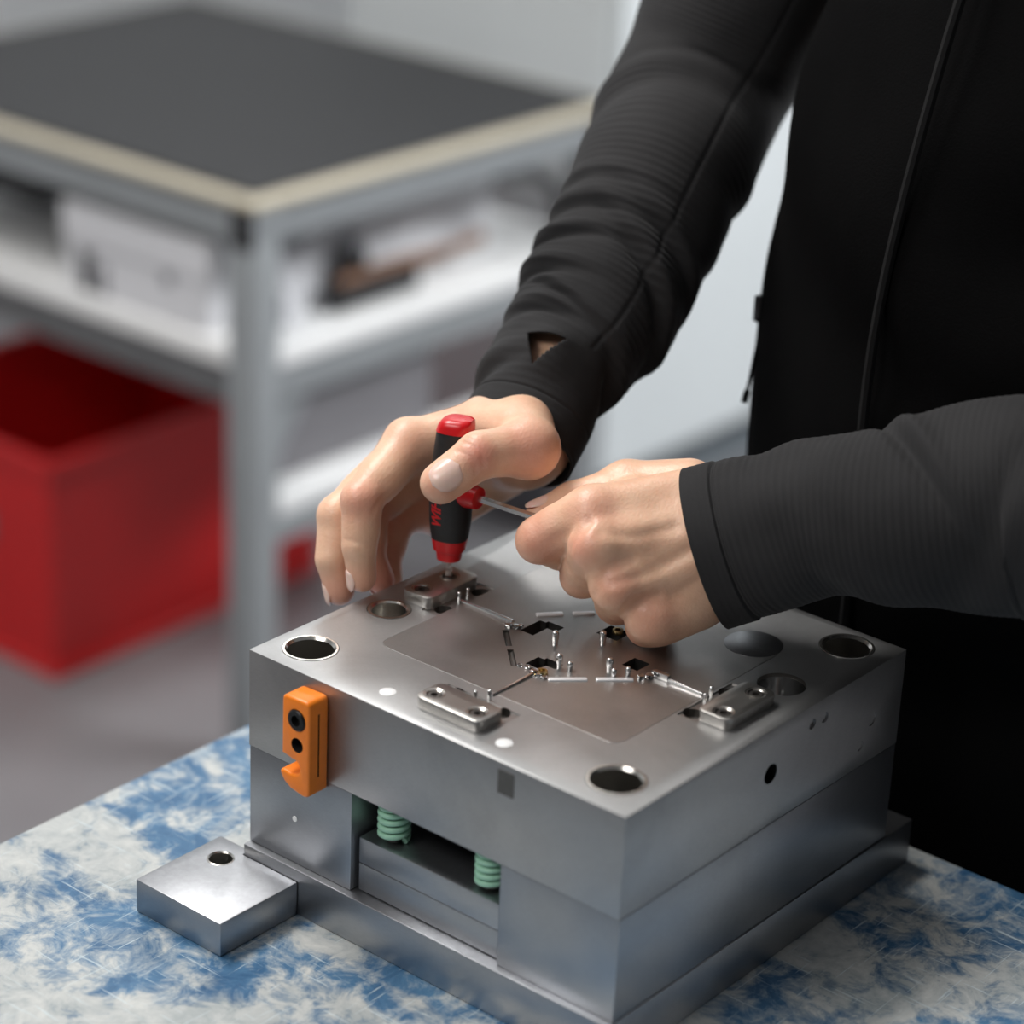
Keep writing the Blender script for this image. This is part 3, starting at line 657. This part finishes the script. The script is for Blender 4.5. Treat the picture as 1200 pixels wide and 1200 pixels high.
class Field:
    """signed distance field sampled on a grid, meshed with surface nets"""
    def __init__(s, lo, hi, h):
        s.lo = np.array(lo, float); s.h = h
        s.n = np.ceil((np.array(hi) - s.lo) / h).astype(int) + 1
        s.ax = [s.lo[i] + h * np.arange(s.n[i]) for i in range(3)]
    def new(s): return np.full(s.n, 0.06, np.float32)
    def cap(s, d, a, b, ra, rb, k=0.0, sub=False, pad=0.022):
        """smooth-union (or subtract) a tapered capsule"""
        a = np.asarray(a, float); b = np.asarray(b, float); m = max(ra, rb) + pad
        lo = np.minimum(a, b) - m; hi = np.maximum(a, b) + m
        i0 = np.clip(((lo - s.lo) / s.h).astype(int), 0, s.n); i1 = np.clip(((hi - s.lo) / s.h).astype(int) + 2, 0, s.n)
        if (i1 <= i0).any(): return
        sl = tuple(slice(p, q) for p, q in zip(i0, i1))
        X = s.ax[0][sl[0]][:, None, None] - a[0]; Y = s.ax[1][sl[1]][None, :, None] - a[1]; Zz = s.ax[2][sl[2]][None, None, :] - a[2]
        ab = b - a; L2 = ab @ ab + 1e-12
        t = np.clip((X * ab[0] + Y * ab[1] + Zz * ab[2]) / L2, 0, 1)
        q = np.sqrt((X - t * ab[0]) ** 2 + (Y - t * ab[1]) ** 2 + (Zz - t * ab[2]) ** 2) - (ra + (rb - ra) * t)
        cur = d[sl]
        if sub:
            hh = np.clip(0.5 - 0.5 * (q + cur) / k, 0, 1); d[sl] = (cur + (-q - cur) * hh + k * hh * (1 - hh)).astype(np.float32)
        else: d[sl] = smin(cur, q, k)
    def mesh(s, d):
        sg = d < 0
        n = s.n - 1
        cnt = np.zeros(n, np.int8)
        offs = [(i, j, k) for i in (0, 1) for j in (0, 1) for k in (0, 1)]
        for o in offs: cnt += sg[o[0]:o[0] + n[0], o[1]:o[1] + n[1], o[2]:o[2] + n[2]]
        act = np.argwhere((cnt > 0) & (cnt < 8))
        vals = {o: d[act[:, 0] + o[0], act[:, 1] + o[1], act[:, 2] + o[2]] for o in offs}
        acc = np.zeros((len(act), 3)); c = np.zeros(len(act))
        for o in offs:
            for ax in range(3):
                if o[ax]: continue
                p = list(o); p[ax] = 1; p = tuple(p)
                va, vb = vals[o], vals[p]; m = (va < 0) != (vb < 0)
                t = np.where(m, va / np.where(m, va - vb, 1), 0)
                pt = np.tile(np.array(o, float), (len(act), 1)); pt[:, ax] += t
                acc[m] += pt[m]; c[m] += 1
        V = s.lo + s.h * (act + acc / c[:, None])
        idx = np.full(n, -1, np.int32); idx[act[:, 0], act[:, 1], act[:, 2]] = np.arange(len(act))
        F = []
        for ax in range(3):
            u, w = (ax + 1) % 3, (ax + 2) % 3
            A = [slice(None)] * 3; B = [slice(None)] * 3; A[ax] = slice(0, -1); B[ax] = slice(1, None)
            e = np.argwhere(sg[tuple(A)] != sg[tuple(B)])
            e = e[(e[:, u] > 0) & (e[:, w] > 0) & (e[:, u] < n[u]) & (e[:, w] < n[w])]
            fl = sg[e[:, 0], e[:, 1], e[:, 2]]
            def at(du, dw):
                q = e.copy(); q[:, u] -= du; q[:, w] -= dw; return idx[q[:, 0], q[:, 1], q[:, 2]]
            quad = np.stack([at(1, 1), at(0, 1), at(0, 0), at(1, 0)], 1)
            quad[~fl] = quad[~fl][:, ::-1]
            F.append(quad)
        return V, np.concatenate(F)

def smin(a, b, k):
    if k <= 0: return np.minimum(a, b).astype(np.float32)
    h = np.clip(0.5 + 0.5 * (a - b) / k, 0, 1)
    return (a + (b - a) * h - k * h * (1 - h)).astype(np.float32)

def relax(V, F, it=2, lam=0.5):
    e = np.concatenate([F[:, [0, 1]], F[:, [1, 2]], F[:, [2, 3]], F[:, [3, 0]]])
    for _ in range(it):
        acc = np.zeros_like(V); c = np.zeros(len(V))
        for a, b in ((0, 1), (1, 0)):
            np.add.at(acc, e[:, a], V[e[:, b]]); np.add.at(c, e[:, a], 1)
        V = V + lam * (acc / np.maximum(c, 1)[:, None] - V)
    return V
def vnormals(V, F):
    fn = np.cross(V[F[:, 2]] - V[F[:, 0]], V[F[:, 3]] - V[F[:, 1]]); N = np.zeros_like(V)
    for i in range(4): np.add.at(N, F[:, i], fn)
    return N / (np.linalg.norm(N, axis=1)[:, None] + 1e-12)
def smooth01(x): x = np.clip(x, 0, 1); return x * x * (3 - 2 * x)

def crease(V, N, lines):
    for pts, dep, w in lines:
        P = catmull(pts, 14); best = np.full(len(V), 9.0)
        rel = V - P[0]
        for a, b in zip(P, P[1:]):
            # distance seen along the viewing-side direction, so the line wraps on the skin
            ab = b - a; ab = ab - TOW * (ab @ TOW); ap = V - a; ap = ap - np.outer(ap @ TOW, TOW)
            t = np.clip(ap @ ab / (ab @ ab + 1e-12), 0, 1); best = np.minimum(best, np.linalg.norm(ap - t[:, None] * ab, axis=1))
        near = np.abs((V - P.mean(0)) @ TOW) < 0.016
        f = np.exp(-(best / w) ** 2) * smooth01((N @ TOW - 0.1) / 0.3) * near
        V = V - N * (dep * f)[:, None]
    return V

def make_hand(J, rad, elbow, wrist, h, lo, hi, creases, red, pinch=None):
    Fd = Field(lo, hi, h)
    fing = Fd.new()
    for f, (r0, r1, r2, r3) in rad['f'].items():
        one = Fd.new(); k = 0.003
        m, p, t = J[f + 'm'], J[f + 'p'], J[f + 't']; dd = J['idd'] if f == 'i' else J[f + 'd']
        Fd.cap(one, m, p, r0, r1, 0); Fd.cap(one, p, dd, r1, r2, k); Fd.cap(one, dd, t, r2, r3, k)
        # soft finger pads between the joints, on the inner side of the bend
        inn = nrm((m + t) / 2 - (p + dd) / 2 + 1e-9)
        for a, b, ra, rb in ((m, p, r0, r1), (p, dd, r1, r2)):
            c = (a + b) / 2 + inn * 0.0012; Fd.cap(one, c + (a - b) * 0.18, c - (a - b) * 0.18, (ra + rb) * 0.48, (ra + rb) * 0.48, 0.004)
        # knuckle caps on the outer side
        Fd.cap(one, p - inn * 0.0016, p - inn * 0.0016, r1 * 0.92, r1 * 0.92, 0.003)
        fing = smin(fing, one, 0.0012)
    palm = Fd.new(); k = 0.008
    for f in 'imrp':
        r0, r1 = rad['m'][f]
        Fd.cap(palm, J['w' + f], J[f + 'm'], r0, r1, k)
        kn = J[f + 'm'] + rad['dorsal'] * 0.003; Fd.cap(palm, kn, kn, r1 * 0.88, r1 * 0.88, 0.004)
    r0, r1 = rad['hy']; Fd.cap(palm, J['hy0'], J['hy1'], r0, r1, k)
    r0, r1, r2, r3 = rad['t']
    Fd.cap(palm, J['web0'], J['web1'], rad['web'], rad['web'], k)
    Fd.cap(palm, wrist, elbow, rad['arm'], 0.033, 0.014)
    th = Fd.new()
    Fd.cap(th, J['tc'], J['tm'], r0, r1, 0); Fd.cap(th, J['tm'], J['ti'], r1 * 0.93, r2, 0.005); Fd.cap(th, J['ti'], J['tt'], r2, r3, 0.003)
    Fd.cap(th, J['tm'], J['tm'], r1, r1, 0.004)
    d = smin(smin(palm, fing, 0.0055), th, rad.get('kt', 0.006))
    V, F = Fd.mesh(d)
    V = relax(V, F, 3); N = vnormals(V, F)
    V = crease(V, N, creases); V = relax(V, F, 1, 0.3)
    R = np.zeros(len(V))
    for c, rr, s_ in red: R = np.maximum(R, s_ * smooth01(1 - np.linalg.norm(V - np.asarray(c), axis=1) / rr))
    return V, F, R

def nail(name, J, a, b, dorsal, length, R, parent, half=38, sink=0.0, off=0.10, taper=0.05):
    ax = nrm(J[b] - J[a]); n = dorsal - ax * (dorsal @ ax); n = nrm(n); sd = np.cross(ax, n)
    c = J[b] + ax * length * off
    bm = bmesh.new(); nu, nv = 11, 11; layers = []
    for lay in (0.0, -0.0007):
        g = []
        for i in range(nu):
            s_ = -1 + 2 * i / (nu - 1); row = []
            wid = math.sqrt(max(0.0, 1 - abs(s_) ** 2.1)) * 0.97 + 0.03
            for j in range(nv):
                t = (-1 + 2 * j / (nv - 1)) * wid; ph = math.radians(half) * t
                Rs = R + taper * max(0.0, -(off + s_) * length)
                e2 = s_ * s_ + (t * t)
                rr = Rs + lay + 0.0003 - sink - 0.0009 * e2 * e2 * 0.5 - (0.0012 * s_ ** 4 if s_ > 0 else 0)
                row.append(bm.verts.new(c + ax * (length * s_) + sd * (Rs * math.sin(ph)) + n * (rr * math.cos(ph))))
            g.append(row)
        layers.append(g)
    for g, flip in ((layers[0], 0), (layers[1], 1)):
        for i in range(nu - 1):
            for j in range(nv - 1):
                q = (g[i][j], g[i + 1][j], g[i + 1][j + 1], g[i][j + 1]); bm.faces.new(q[::-1] if flip else q)
    A, B = layers
    rim = [(i, 0) for i in range(nu)] + [(nu - 1, j) for j in range(1, nv)] + [(i, nv - 1) for i in range(nu - 2, -1, -1)] + [(0, j) for j in range(nv - 2, 0, -1)]
    for (i, j), (k, l) in zip(rim, rim[1:] + rim[:1]): bm.faces.new((A[i][j], A[k][l], B[k][l], B[i][j]))
    bmesh.ops.recalc_face_normals(bm, faces=bm.faces)
    return obj(name, bm, M['nail'], parent, 70)

def body_rest():
    """coarse rest of the body under the clothes: trunk, neck, head, upper arms, legs"""
    Fd = Field((-0.12, 0.22, 0.0), (0.58, 0.78, 1.86), 0.011)
    d = Fd.new(); c = lambda a, b, ra, rb, k=0.03: Fd.cap(d, a, b, ra, rb, k, pad=0.06)
    for s in (-1, 1):
        c((0.2145 + s * 0.075, 0.43, 1.00), (0.2145 + s * 0.080, 0.465, 1.34), 0.085, 0.085)
        c((0.2145 + s * 0.080, 0.445, 0.93), (0.2145 + s * 0.10, 0.46, 0.50), 0.078, 0.056)
        c((0.2145 + s * 0.10, 0.46, 0.50), (0.2145 + s * 0.105, 0.50, 0.09), 0.056, 0.036)
        c((0.2145 + s * 0.105, 0.49, 0.05), (0.2145 + s * 0.125, 0.34, 0.035), 0.04, 0.033)
        c((0.2145 + s * 0.06, 0.475, 1.41), (0.2145 + s * 0.13, 0.475, 1.39), 0.05, 0.045)
    c((0.2145, 0.485, 1.42), (0.2145, 0.43, 1.56), 0.062, 0.055)
    c((0.2145, 0.42, 1.69), (0.2145, 0.36, 1.68), 0.083, 0.076, 0.02)                # skull
    c((0.2145, 0.36, 1.63), (0.2145, 0.325, 1.585), 0.058, 0.036, 0.025)              # jaw
    c((0.2145, 0.292, 1.672), (0.2145, 0.272, 1.638), 0.009, 0.014, 0.012)            # nose
    for s in (-1, 1):
        c((0.2145 + s * 0.078, 0.40, 1.665), (0.2145 + s * 0.084, 0.405, 1.625), 0.015, 0.011, 0.006)   # ear
        Fd.cap(d, (0.2145 + s * 0.032, 0.268, 1.678), (0.2145 + s * 0.034, 0.268, 1.678), 0.013, 0.013, 0.008, sub=True)
    Fd.cap(d, (0.195, 0.272, 1.600), (0.234, 0.272, 1.600), 0.006, 0.006, 0.006, sub=True)
    c((0.085, 0.475, 1.39), (0.008, 0.467, 1.355), 0.045, 0.042); c((0.008, 0.467, 1.355), ARM['re'], 0.042, 0.034); c((0.345, 0.475, 1.39), (0.405, 0.415, 1.28), 0.045, 0.042); c((0.405, 0.415, 1.28), ARM['le'], 0.042, 0.034)
    V, F = Fd.mesh(d); return relax(V, F, 2), F, np.zeros(len(V))

def sweep_mesh(name, mat, parent, pts, radii, N, Mr, disp, ref, hole=None, thick=0.0012, flat=1.0, close_ends=False):
    """cloth tube about a curve; disp(s metres, theta array, f) -> radial displacement"""
    C = catmull(pts, N); fr = np.linspace(0, 1, N)
    rk = np.array(radii)
    RA = np.interp(fr, np.linspace(0, 1, len(rk)), rk[:, 0]); RB = np.interp(fr, np.linspace(0, 1, len(rk)), rk[:, 1])
    ker = np.ones(15) / 15
    RA = np.convolve(np.pad(RA, 7, 'edge'), ker, 'valid'); RB = np.convolve(np.pad(RB, 7, 'edge'), ker, 'valid')
    T = np.gradient(C, axis=0); T /= np.linalg.norm(T, axis=1)[:, None]
    s = np.concatenate([[0], np.cumsum(np.linalg.norm(np.diff(C, axis=0), axis=1))])
    th = np.linspace(-math.pi, math.pi, Mr, endpoint=False)
    V = np.zeros((N, Mr, 3))
    for i in range(N):
        e1 = ref - T[i] * (ref @ T[i]); e1 = nrm(e1); e2 = np.cross(T[i], e1)
        dr = disp(s[i], th, fr[i])
        V[i] = C[i] + np.outer((RA[i] + dr) * np.cos(th), e1) + np.outer((RB[i] + dr) * np.sin(th), e2)
    idx = np.arange(N * Mr).reshape(N, Mr)
    a = idx[:-1]; b = idx[1:]
    F = np.stack([a, np.roll(a, -1, 1), np.roll(b, -1, 1), b], -1).reshape(-1, 4)
    if hole:
        ss = np.repeat((s[:-1] + s[1:]) / 2, Mr); tt = np.tile(th + math.pi / Mr, N - 1)
        F = F[~hole(ss, tt, (RA.mean()))]
    me = bpy.data.meshes.new(name); me.from_pydata(V.reshape(-1, 3).tolist(), [], F.tolist())
    me.update(); finish(me, True, 180)
    me.materials.append(mat)
    o = bpy.data.objects.new(name, me); COL.objects.link(o); o.parent = parent
    if thick:
        m = o.modifiers.new('cloth', 'SOLIDIFY'); m.thickness = thick; m.offset = -1
    return o, s, V

def folds(lst, s, th):
    r = np.zeros_like(th)
    for s0, t0, tw, amp, w, slope in lst:
        dt = (th - math.radians(t0) + math.pi) % (2 * math.pi) - math.pi
        win = np.exp(-(dt / math.radians(tw)) ** 2)
        x = (s - s0 - slope * dt) / w
        # a sharp valley with a rounded roll above it
        r += amp * win * (-np.exp(-x * x) + 0.7 * np.exp(-((x - 1.7) / 1.2) ** 2))
    return r

def person():
    root = thing('person', 'person in a black fleece jacket leaning over the bench, both hands on the driver', 'person')
    # --- hands and forearms
    f = 1.0
    rad_r = dict(f={'i': (.0132, .0106, .0090, .0080), 'm': (.0128, .0106, .0093, .0083), 'r': (.0120, .0100, .0088, .0078), 'p': (.0110, .0090, .0080, .0072)},
                 m={'i': (.0165, .0133), 'm': (.0160, .0128), 'r': (.0150, .0120), 'p': (.0145, .0115)}, hy=(.0150, .0140), t=(.0172, .0158, .0124, .0113), web=.0125, dorsal=nrm(UPV * 0.8 - RIGHT * 0.6), kt=.005, arm=.0300)
    J = RH
    red = [(J['ti'] + TOW * .012, .017, .75), (J['tt'] + TOW * .008, .016, .55), (J['tm'] + TOW * .014, .026, .55), (J['ip'] + TOW * .006, .020, .6), (J['it'], .016, .6), (J['mt'], .02, .7), (J['rt'], .024, .9), (J['rp'], .026, .8), (J['pp'], .022, .8), (J['hy1'], .035, .6), (J['im'] + TOW * .008, .02, .25), (J['rd'], .02, .8), (J['pd'], .02, .8)]
    lo = np.min(list(J.values()), 0) - 0.03; hi = np.max(list(J.values()), 0) + 0.03
    lo = np.minimum(lo, np.minimum(ARM['re'], ARM['rw']) - .05); hi = np.maximum(hi, np.maximum(ARM['re'], ARM['rw']) + .05)
    V1, F1, R1 = make_hand(J, rad_r, ARM['re'], ARM['rw'], 0.0013, lo, hi, RCREASE, red)
    rad_l = dict(f={'i': (.0142, .0122, .0100, .0090), 'm': (.0138, .0116, .0098, .0088), 'r': (.0130, .0112, .0094, .0084), 'p': (.0120, .0100, .0085, .0076)},
                 m={'i': (.0160, .0145), 'm': (.0155, .0138), 'r': (.0150, .0132), 'p': (.0145, .0122)}, hy=(.0140, .0132), t=(.0160, .0148, .0116, .0096), web=.0120, dorsal=TOW, kt=.004, arm=.026)
    J2 = LH
    red2 = [(J2['ip'] + TOW * .006, .024, .6), (J2['im'] + TOW * .01, .022, .45), (J2['mm'] + TOW * .01 - RIGHT * .008, .018, .55), (J2['rm'] + TOW * .01, .018, .5), (J2['pm'] + TOW * .01, .022, .45), (J2['mp'], .02, .5), (J2['rp'], .02, .5), (J2['pp'], .026, .55), (J2['tt'], .016, .4)]
    lo = np.min(list(J2.values()), 0) - 0.03; hi = np.max(list(J2.values()), 0) + 0.03
    lo = np.minimum(lo, np.minimum(ARM['le'], ARM['lw']) - .05); hi = np.maximum(hi, np.maximum(ARM['le'], ARM['lw']) + .05)
    V2, F2, R2 = make_hand(J2, rad_l, ARM['le'], ARM['lw'], 0.0013, lo, hi, LCREASE, red2)
    V3, F3, R3 = body_rest()
    V = np.concatenate([V1, V2, V3]); F = np.concatenate([F1, F2 + len(V1), F3 + len(V1) + len(V2)]); R = np.concatenate([R1, R2, R3])
    me = bpy.data.meshes.new('body'); me.from_pydata(V.tolist(), [], F.tolist()); me.update()
    at = me.color_attributes.new('redness', 'FLOAT_COLOR', 'POINT')
    at.data.foreach_set('color', np.repeat(np.clip(R, 0, 1)[:, None], 4, 1).astype(np.float32).ravel())
    finish(me, True, 180); me.materials.append(M['skin'])
    body = bpy.data.objects.new('body', me); COL.objects.link(body); body.parent = root
    n = nail('fingernail', J, 'ti', 'tt', nrm(TOW * 1.0 + UPV * 0.26 + RIGHT * 0.06), .0088, .0118, body, 46, 0.0, -0.42, 0.03)
    nail('fingernail', J, 'idd', 'it', nrm(-RIGHT * 0.9 + TOW * 0.35), .0062, .0083, body, 38)
    nail('fingernail', J, 'md', 'mt', nrm(-RIGHT * 0.9 + TOW * 0.1), .0064, .0086, body, 38)
    nail('fingernail', J, 'rd', 'rt', nrm(-RIGHT * 0.8 - TOW * 0.4), .0058, .0081, body, 38)
    nail('fingernail', J, 'pd', 'pt', nrm(-RIGHT * 0.7 - TOW * 0.6), .0052, .0075, body, 38)
    nail('fingernail', J2, 'ti', 'tt', nrm(UPV * 1.0 + TOW * 0.1), .0070, .0099, body, 38)
    clothes(root)

def clothes(root):
    jk = bpy.data.objects.new('jacket', None); COL.objects.link(jk); jk.parent = root
    # right sleeve (far arm): ribbed, with rolled creases and a thumb opening in its cuff
    FR = [(0.066, -52, 42, .0030, .0040, .004), (0.079, -30, 40, .0022, .0030, -.010), (0.094, -70, 40, .0032, .0045, .004), (0.112, 30, 50, .0040, .0060, -.030), (0.122, -65, 46, .0030, .0042, .006),
          (0.146, -62, 60, .0026, .0045, .000), (0.138, 35, 50, .0022, .005, -.022), (0.165, -55, 60, .0012, .0035, .0), (0.030, -70, 40, .0026, .0050, .010), (0.052, 70, 40, .0035, .0070, -.020),
          (0.085, 95, 40, .0018, .0080, .010), (0.20, 90, 50, .0015, .010, .010), (0.23, -50, 60, .0030, .010, .005), (0.15, 110, 40, .0015, .008, .0)]
    def dr(s, th, f):
        d = 1.35 * folds(FR, s, th)
        rib = 0.5 + 0.5 * math.cos(2 * math.pi * s / 0.0046)
        amp = 0.00055 if s > 0.062 else (0.00018 if s > 0.024 else 0.0001)
        d = d + amp * (rib - 0.5) * (0.6 + 0.4 * np.cos(th * 3 + s * 40))
        # hem band and stitched seams
        for s0 in (0.0022, 0.0215): d = d - 0.0006 * math.exp(-((s - s0) / 0.0009) ** 2)
        if s > 0.06:
            dt = th - math.radians(17) - (s - 0.06) * 0.6; d = d - 0.0008 * np.exp(-(dt / 0.028) ** 2)
        # lifted lips about the thumb opening
        x = th - math.radians(-14); d = d + 0.0050 * np.exp(-((s - 0.043) / 0.012) ** 2 - (x / 0.38) ** 2) + 0.003 * np.exp(-((s - 0.054) / 0.005) ** 2 - (x / 0.30) ** 2)
        nz = np.array([noise.noise(Vector((math.cos(t) * 1.3, math.sin(t) * 1.3, s * 26))) for t in th])
        return d + 0.0022 * nz * min(1, s / 0.03)
    def hole(ss, tt, rm):
        x = (tt - math.radians(-14)) * 0.038 * 1000; y = (ss - 0.0465) * 1000
        P = [(-13.0, 3.5), (7.5, 7.8), (-0.5, -12.5)]
        inside = np.ones(len(ss), bool)
        for (ax, ay), (bx, by) in zip(P, P[1:] + P[:1]):
            inside &= ((bx - ax) * (y - ay) - (by - ay) * (x - ax)) < 0
        return inside
    ref = TOW
    sl, s, V = sweep_mesh('sleeve', M['fleece'], jk, RSLEEVE + [(0.005, 0.47, 1.37), (0.075, 0.475, 1.43)],
                          [(.0345, .0345), (.0350, .0350), (.0365, .0365), (.0465, .0475), (.0495, .0500), (.0540, .0540), (.0640, .0640), (.075, .075)], 800, 250, dr, ref, hole)
    # left sleeve (near arm): plain hem, fine rib, long soft folds
    FL = [(0.116, -50, 55, .0050, .0052, .028), (0.060, -40, 50, .0018, .010, .012), (0.085, 20, 60, .0016, .012, .020), (0.150, 30, 60, .0026, .014, -.030), (0.040, -95, 40, .0020, .010, .0), (0.075, 75, 50, .0025, .014, .010), (0.19, -30, 60, .003, .016, .01)]
    def dl(s, th, f):
        d = folds(FL, s, th)
        rib = math.cos(2 * math.pi * s / 0.0040)
        d = d + (0.00013 if s > 0.022 else 0.00004) * rib
        d = d - 0.0010 * math.exp(-((s - 0.0175) / 0.0010) ** 2) - 0.0004 * math.exp(-((s - 0.020) / 0.0008) ** 2) + 0.0006 * smooth01((0.0175 - s) / 0.002)
        nz = np.array([noise.noise(Vector((math.cos(t) * 1.2 + 5, math.sin(t) * 1.2, s * 18))) for t in th])
        return d + 0.0024 * nz * min(1, s / 0.03)
    sweep_mesh('sleeve', M['fleece'], jk, LSLEEVE + [(0.415, 0.40, 1.26), (0.36, 0.475, 1.42)],
               [(.0360, .0430), (.0375, .0425), (.0380, .0420), (.0430, .0405), (.0480, .0480), (.0530, .0560), (.0560, .0600), (.066, .066), (.078, .075)], 520, 150, dl, ref)
    # jacket body
    FB = [(0.20, 60, 60, .010, .030, .05), (0.32, -20, 60, .008, .030, -.06), (0.44, 40, 50, .010, .040, .08), (0.10, 100, 60, .008, .030, .03)]
    def db(s, th, f):
        nz = np.array([noise.noise(Vector((math.cos(t) * 1.5 + 9, math.sin(t) * 1.5, s * 6))) for t in th])
        return folds(FB, s, th) + 0.007 * nz
    tors = [(0.2225, 0.425, 0.80), (0.2225, 0.422, 0.92), (0.2225, 0.420, 1.06), (0.2260, 0.426, 1.18), (0.2420, 0.442, 1.30), (0.2180, 0.462, 1.41), (0.2145, 0.482, 1.49), (0.2145, 0.470, 1.545)]
    rr = [(.120, .178), (.126, .182), (.128, .186), (.126, .186), (.122, .190), (.112, .192), (.088, .150), (.064, .072)]
    bd, s, V = sweep_mesh('jacket_body', M['fleece_shade'], jk, tors, rr, 200, 150, db, np.array((0, -1.0, 0)), None, 0.003)
    # chest pocket zip on the far side: slider and pull cord
    sp = [Vector(p) for p in ZIP]
    bm = bmesh.new(); box(bm, -0.0022, 0.0022, -0.003, 0.003, -0.008, 0.008, 0.001, 2)
    for v in bm.verts: v.co += sp[0] * 0.5 + sp[1] * 0.5
    z = obj('zip_slider', bm, M['zip_metal'], jk); z['label'] = 'dark metal zip slider'
    bm = bmesh.new(); tube(bm, [Vector(p) for p in catmull([sp[1], sp[2], sp[3], sp[4], sp[5]], 30)], 0.001, 8, lambda f: 0.0022 if f < 0.16 else (0.0011 if f < 0.84 else 0.0020)); obj('zip_pull', bm, M['seam'], jk)
    bm = bmesh.new(); tube(bm, [Vector(p) for p in catmull([(0.17, 0.300, 0.84), (0.175, 0.296, 1.0), (0.175, 0.297, 1.15), (0.19, 0.312, 1.30), (0.2, 0.35, 1.42)], 30)], 0.003, 8); obj('front_zip', bm, M['seam'], jk)
    # trousers, shoes, hair
    tr = bpy.data.objects.new('trousers', None); COL.objects.link(tr); tr.parent = root
    for sx in (-1, 1):
        def dt(s, th, f): return 0.003 * np.sin(th * 3 + s * 30)
        sweep_mesh('trouser_leg', M['fleece_shade'], tr, [(0.2145 + sx * 0.105, 0.50, 0.07), (0.2145 + sx * 0.10, 0.47, 0.48), (0.2145 + sx * 0.088, 0.455, 0.80), (0.2145 + sx * 0.075, 0.45, 0.95)], [(.060, .060), (.070, .070), (.098, .095), (.105, .095)], 80, 40, dt, np.array((0, -1.0, 0)), None, 0.002)
        bm = bmesh.new(); tube(bm, [Vector((0.2145 + sx * x, y, z_)) for x, y, z_ in ((0.10, 0.555, 0.045), (0.105, 0.50, 0.055), (0.115, 0.42, 0.048), (0.125, 0.33, 0.044), (0.128, 0.285, 0.040))], 0.045, 16, lambda f: 0.036 + 0.014 * math.sin(f * 3.0))
        for v in bm.verts: v.co.z = max(v.co.z, 0.001)
        obj('shoe', bm, M['mat'], root)
    bm = bmesh.new(); bmesh.ops.create_uvsphere(bm, u_segments=28, v_segments=18, radius=1)
    for v in list(bm.verts):
        if v.co.z < -0.25 or (v.co.y < -0.45 and v.co.z < 0.35): bm.verts.remove(v)
    for v in bm.verts: v.co = Vector((0.2145 + v.co.x * 0.087, 0.405 + v.co.y * 0.112, 1.690 + v.co.z * 0.088))
    obj('hair', bm, plain('brown_hair', (0.03, 0.018, 0.010), 0.6, 0, 0.3, 80), root)
person()
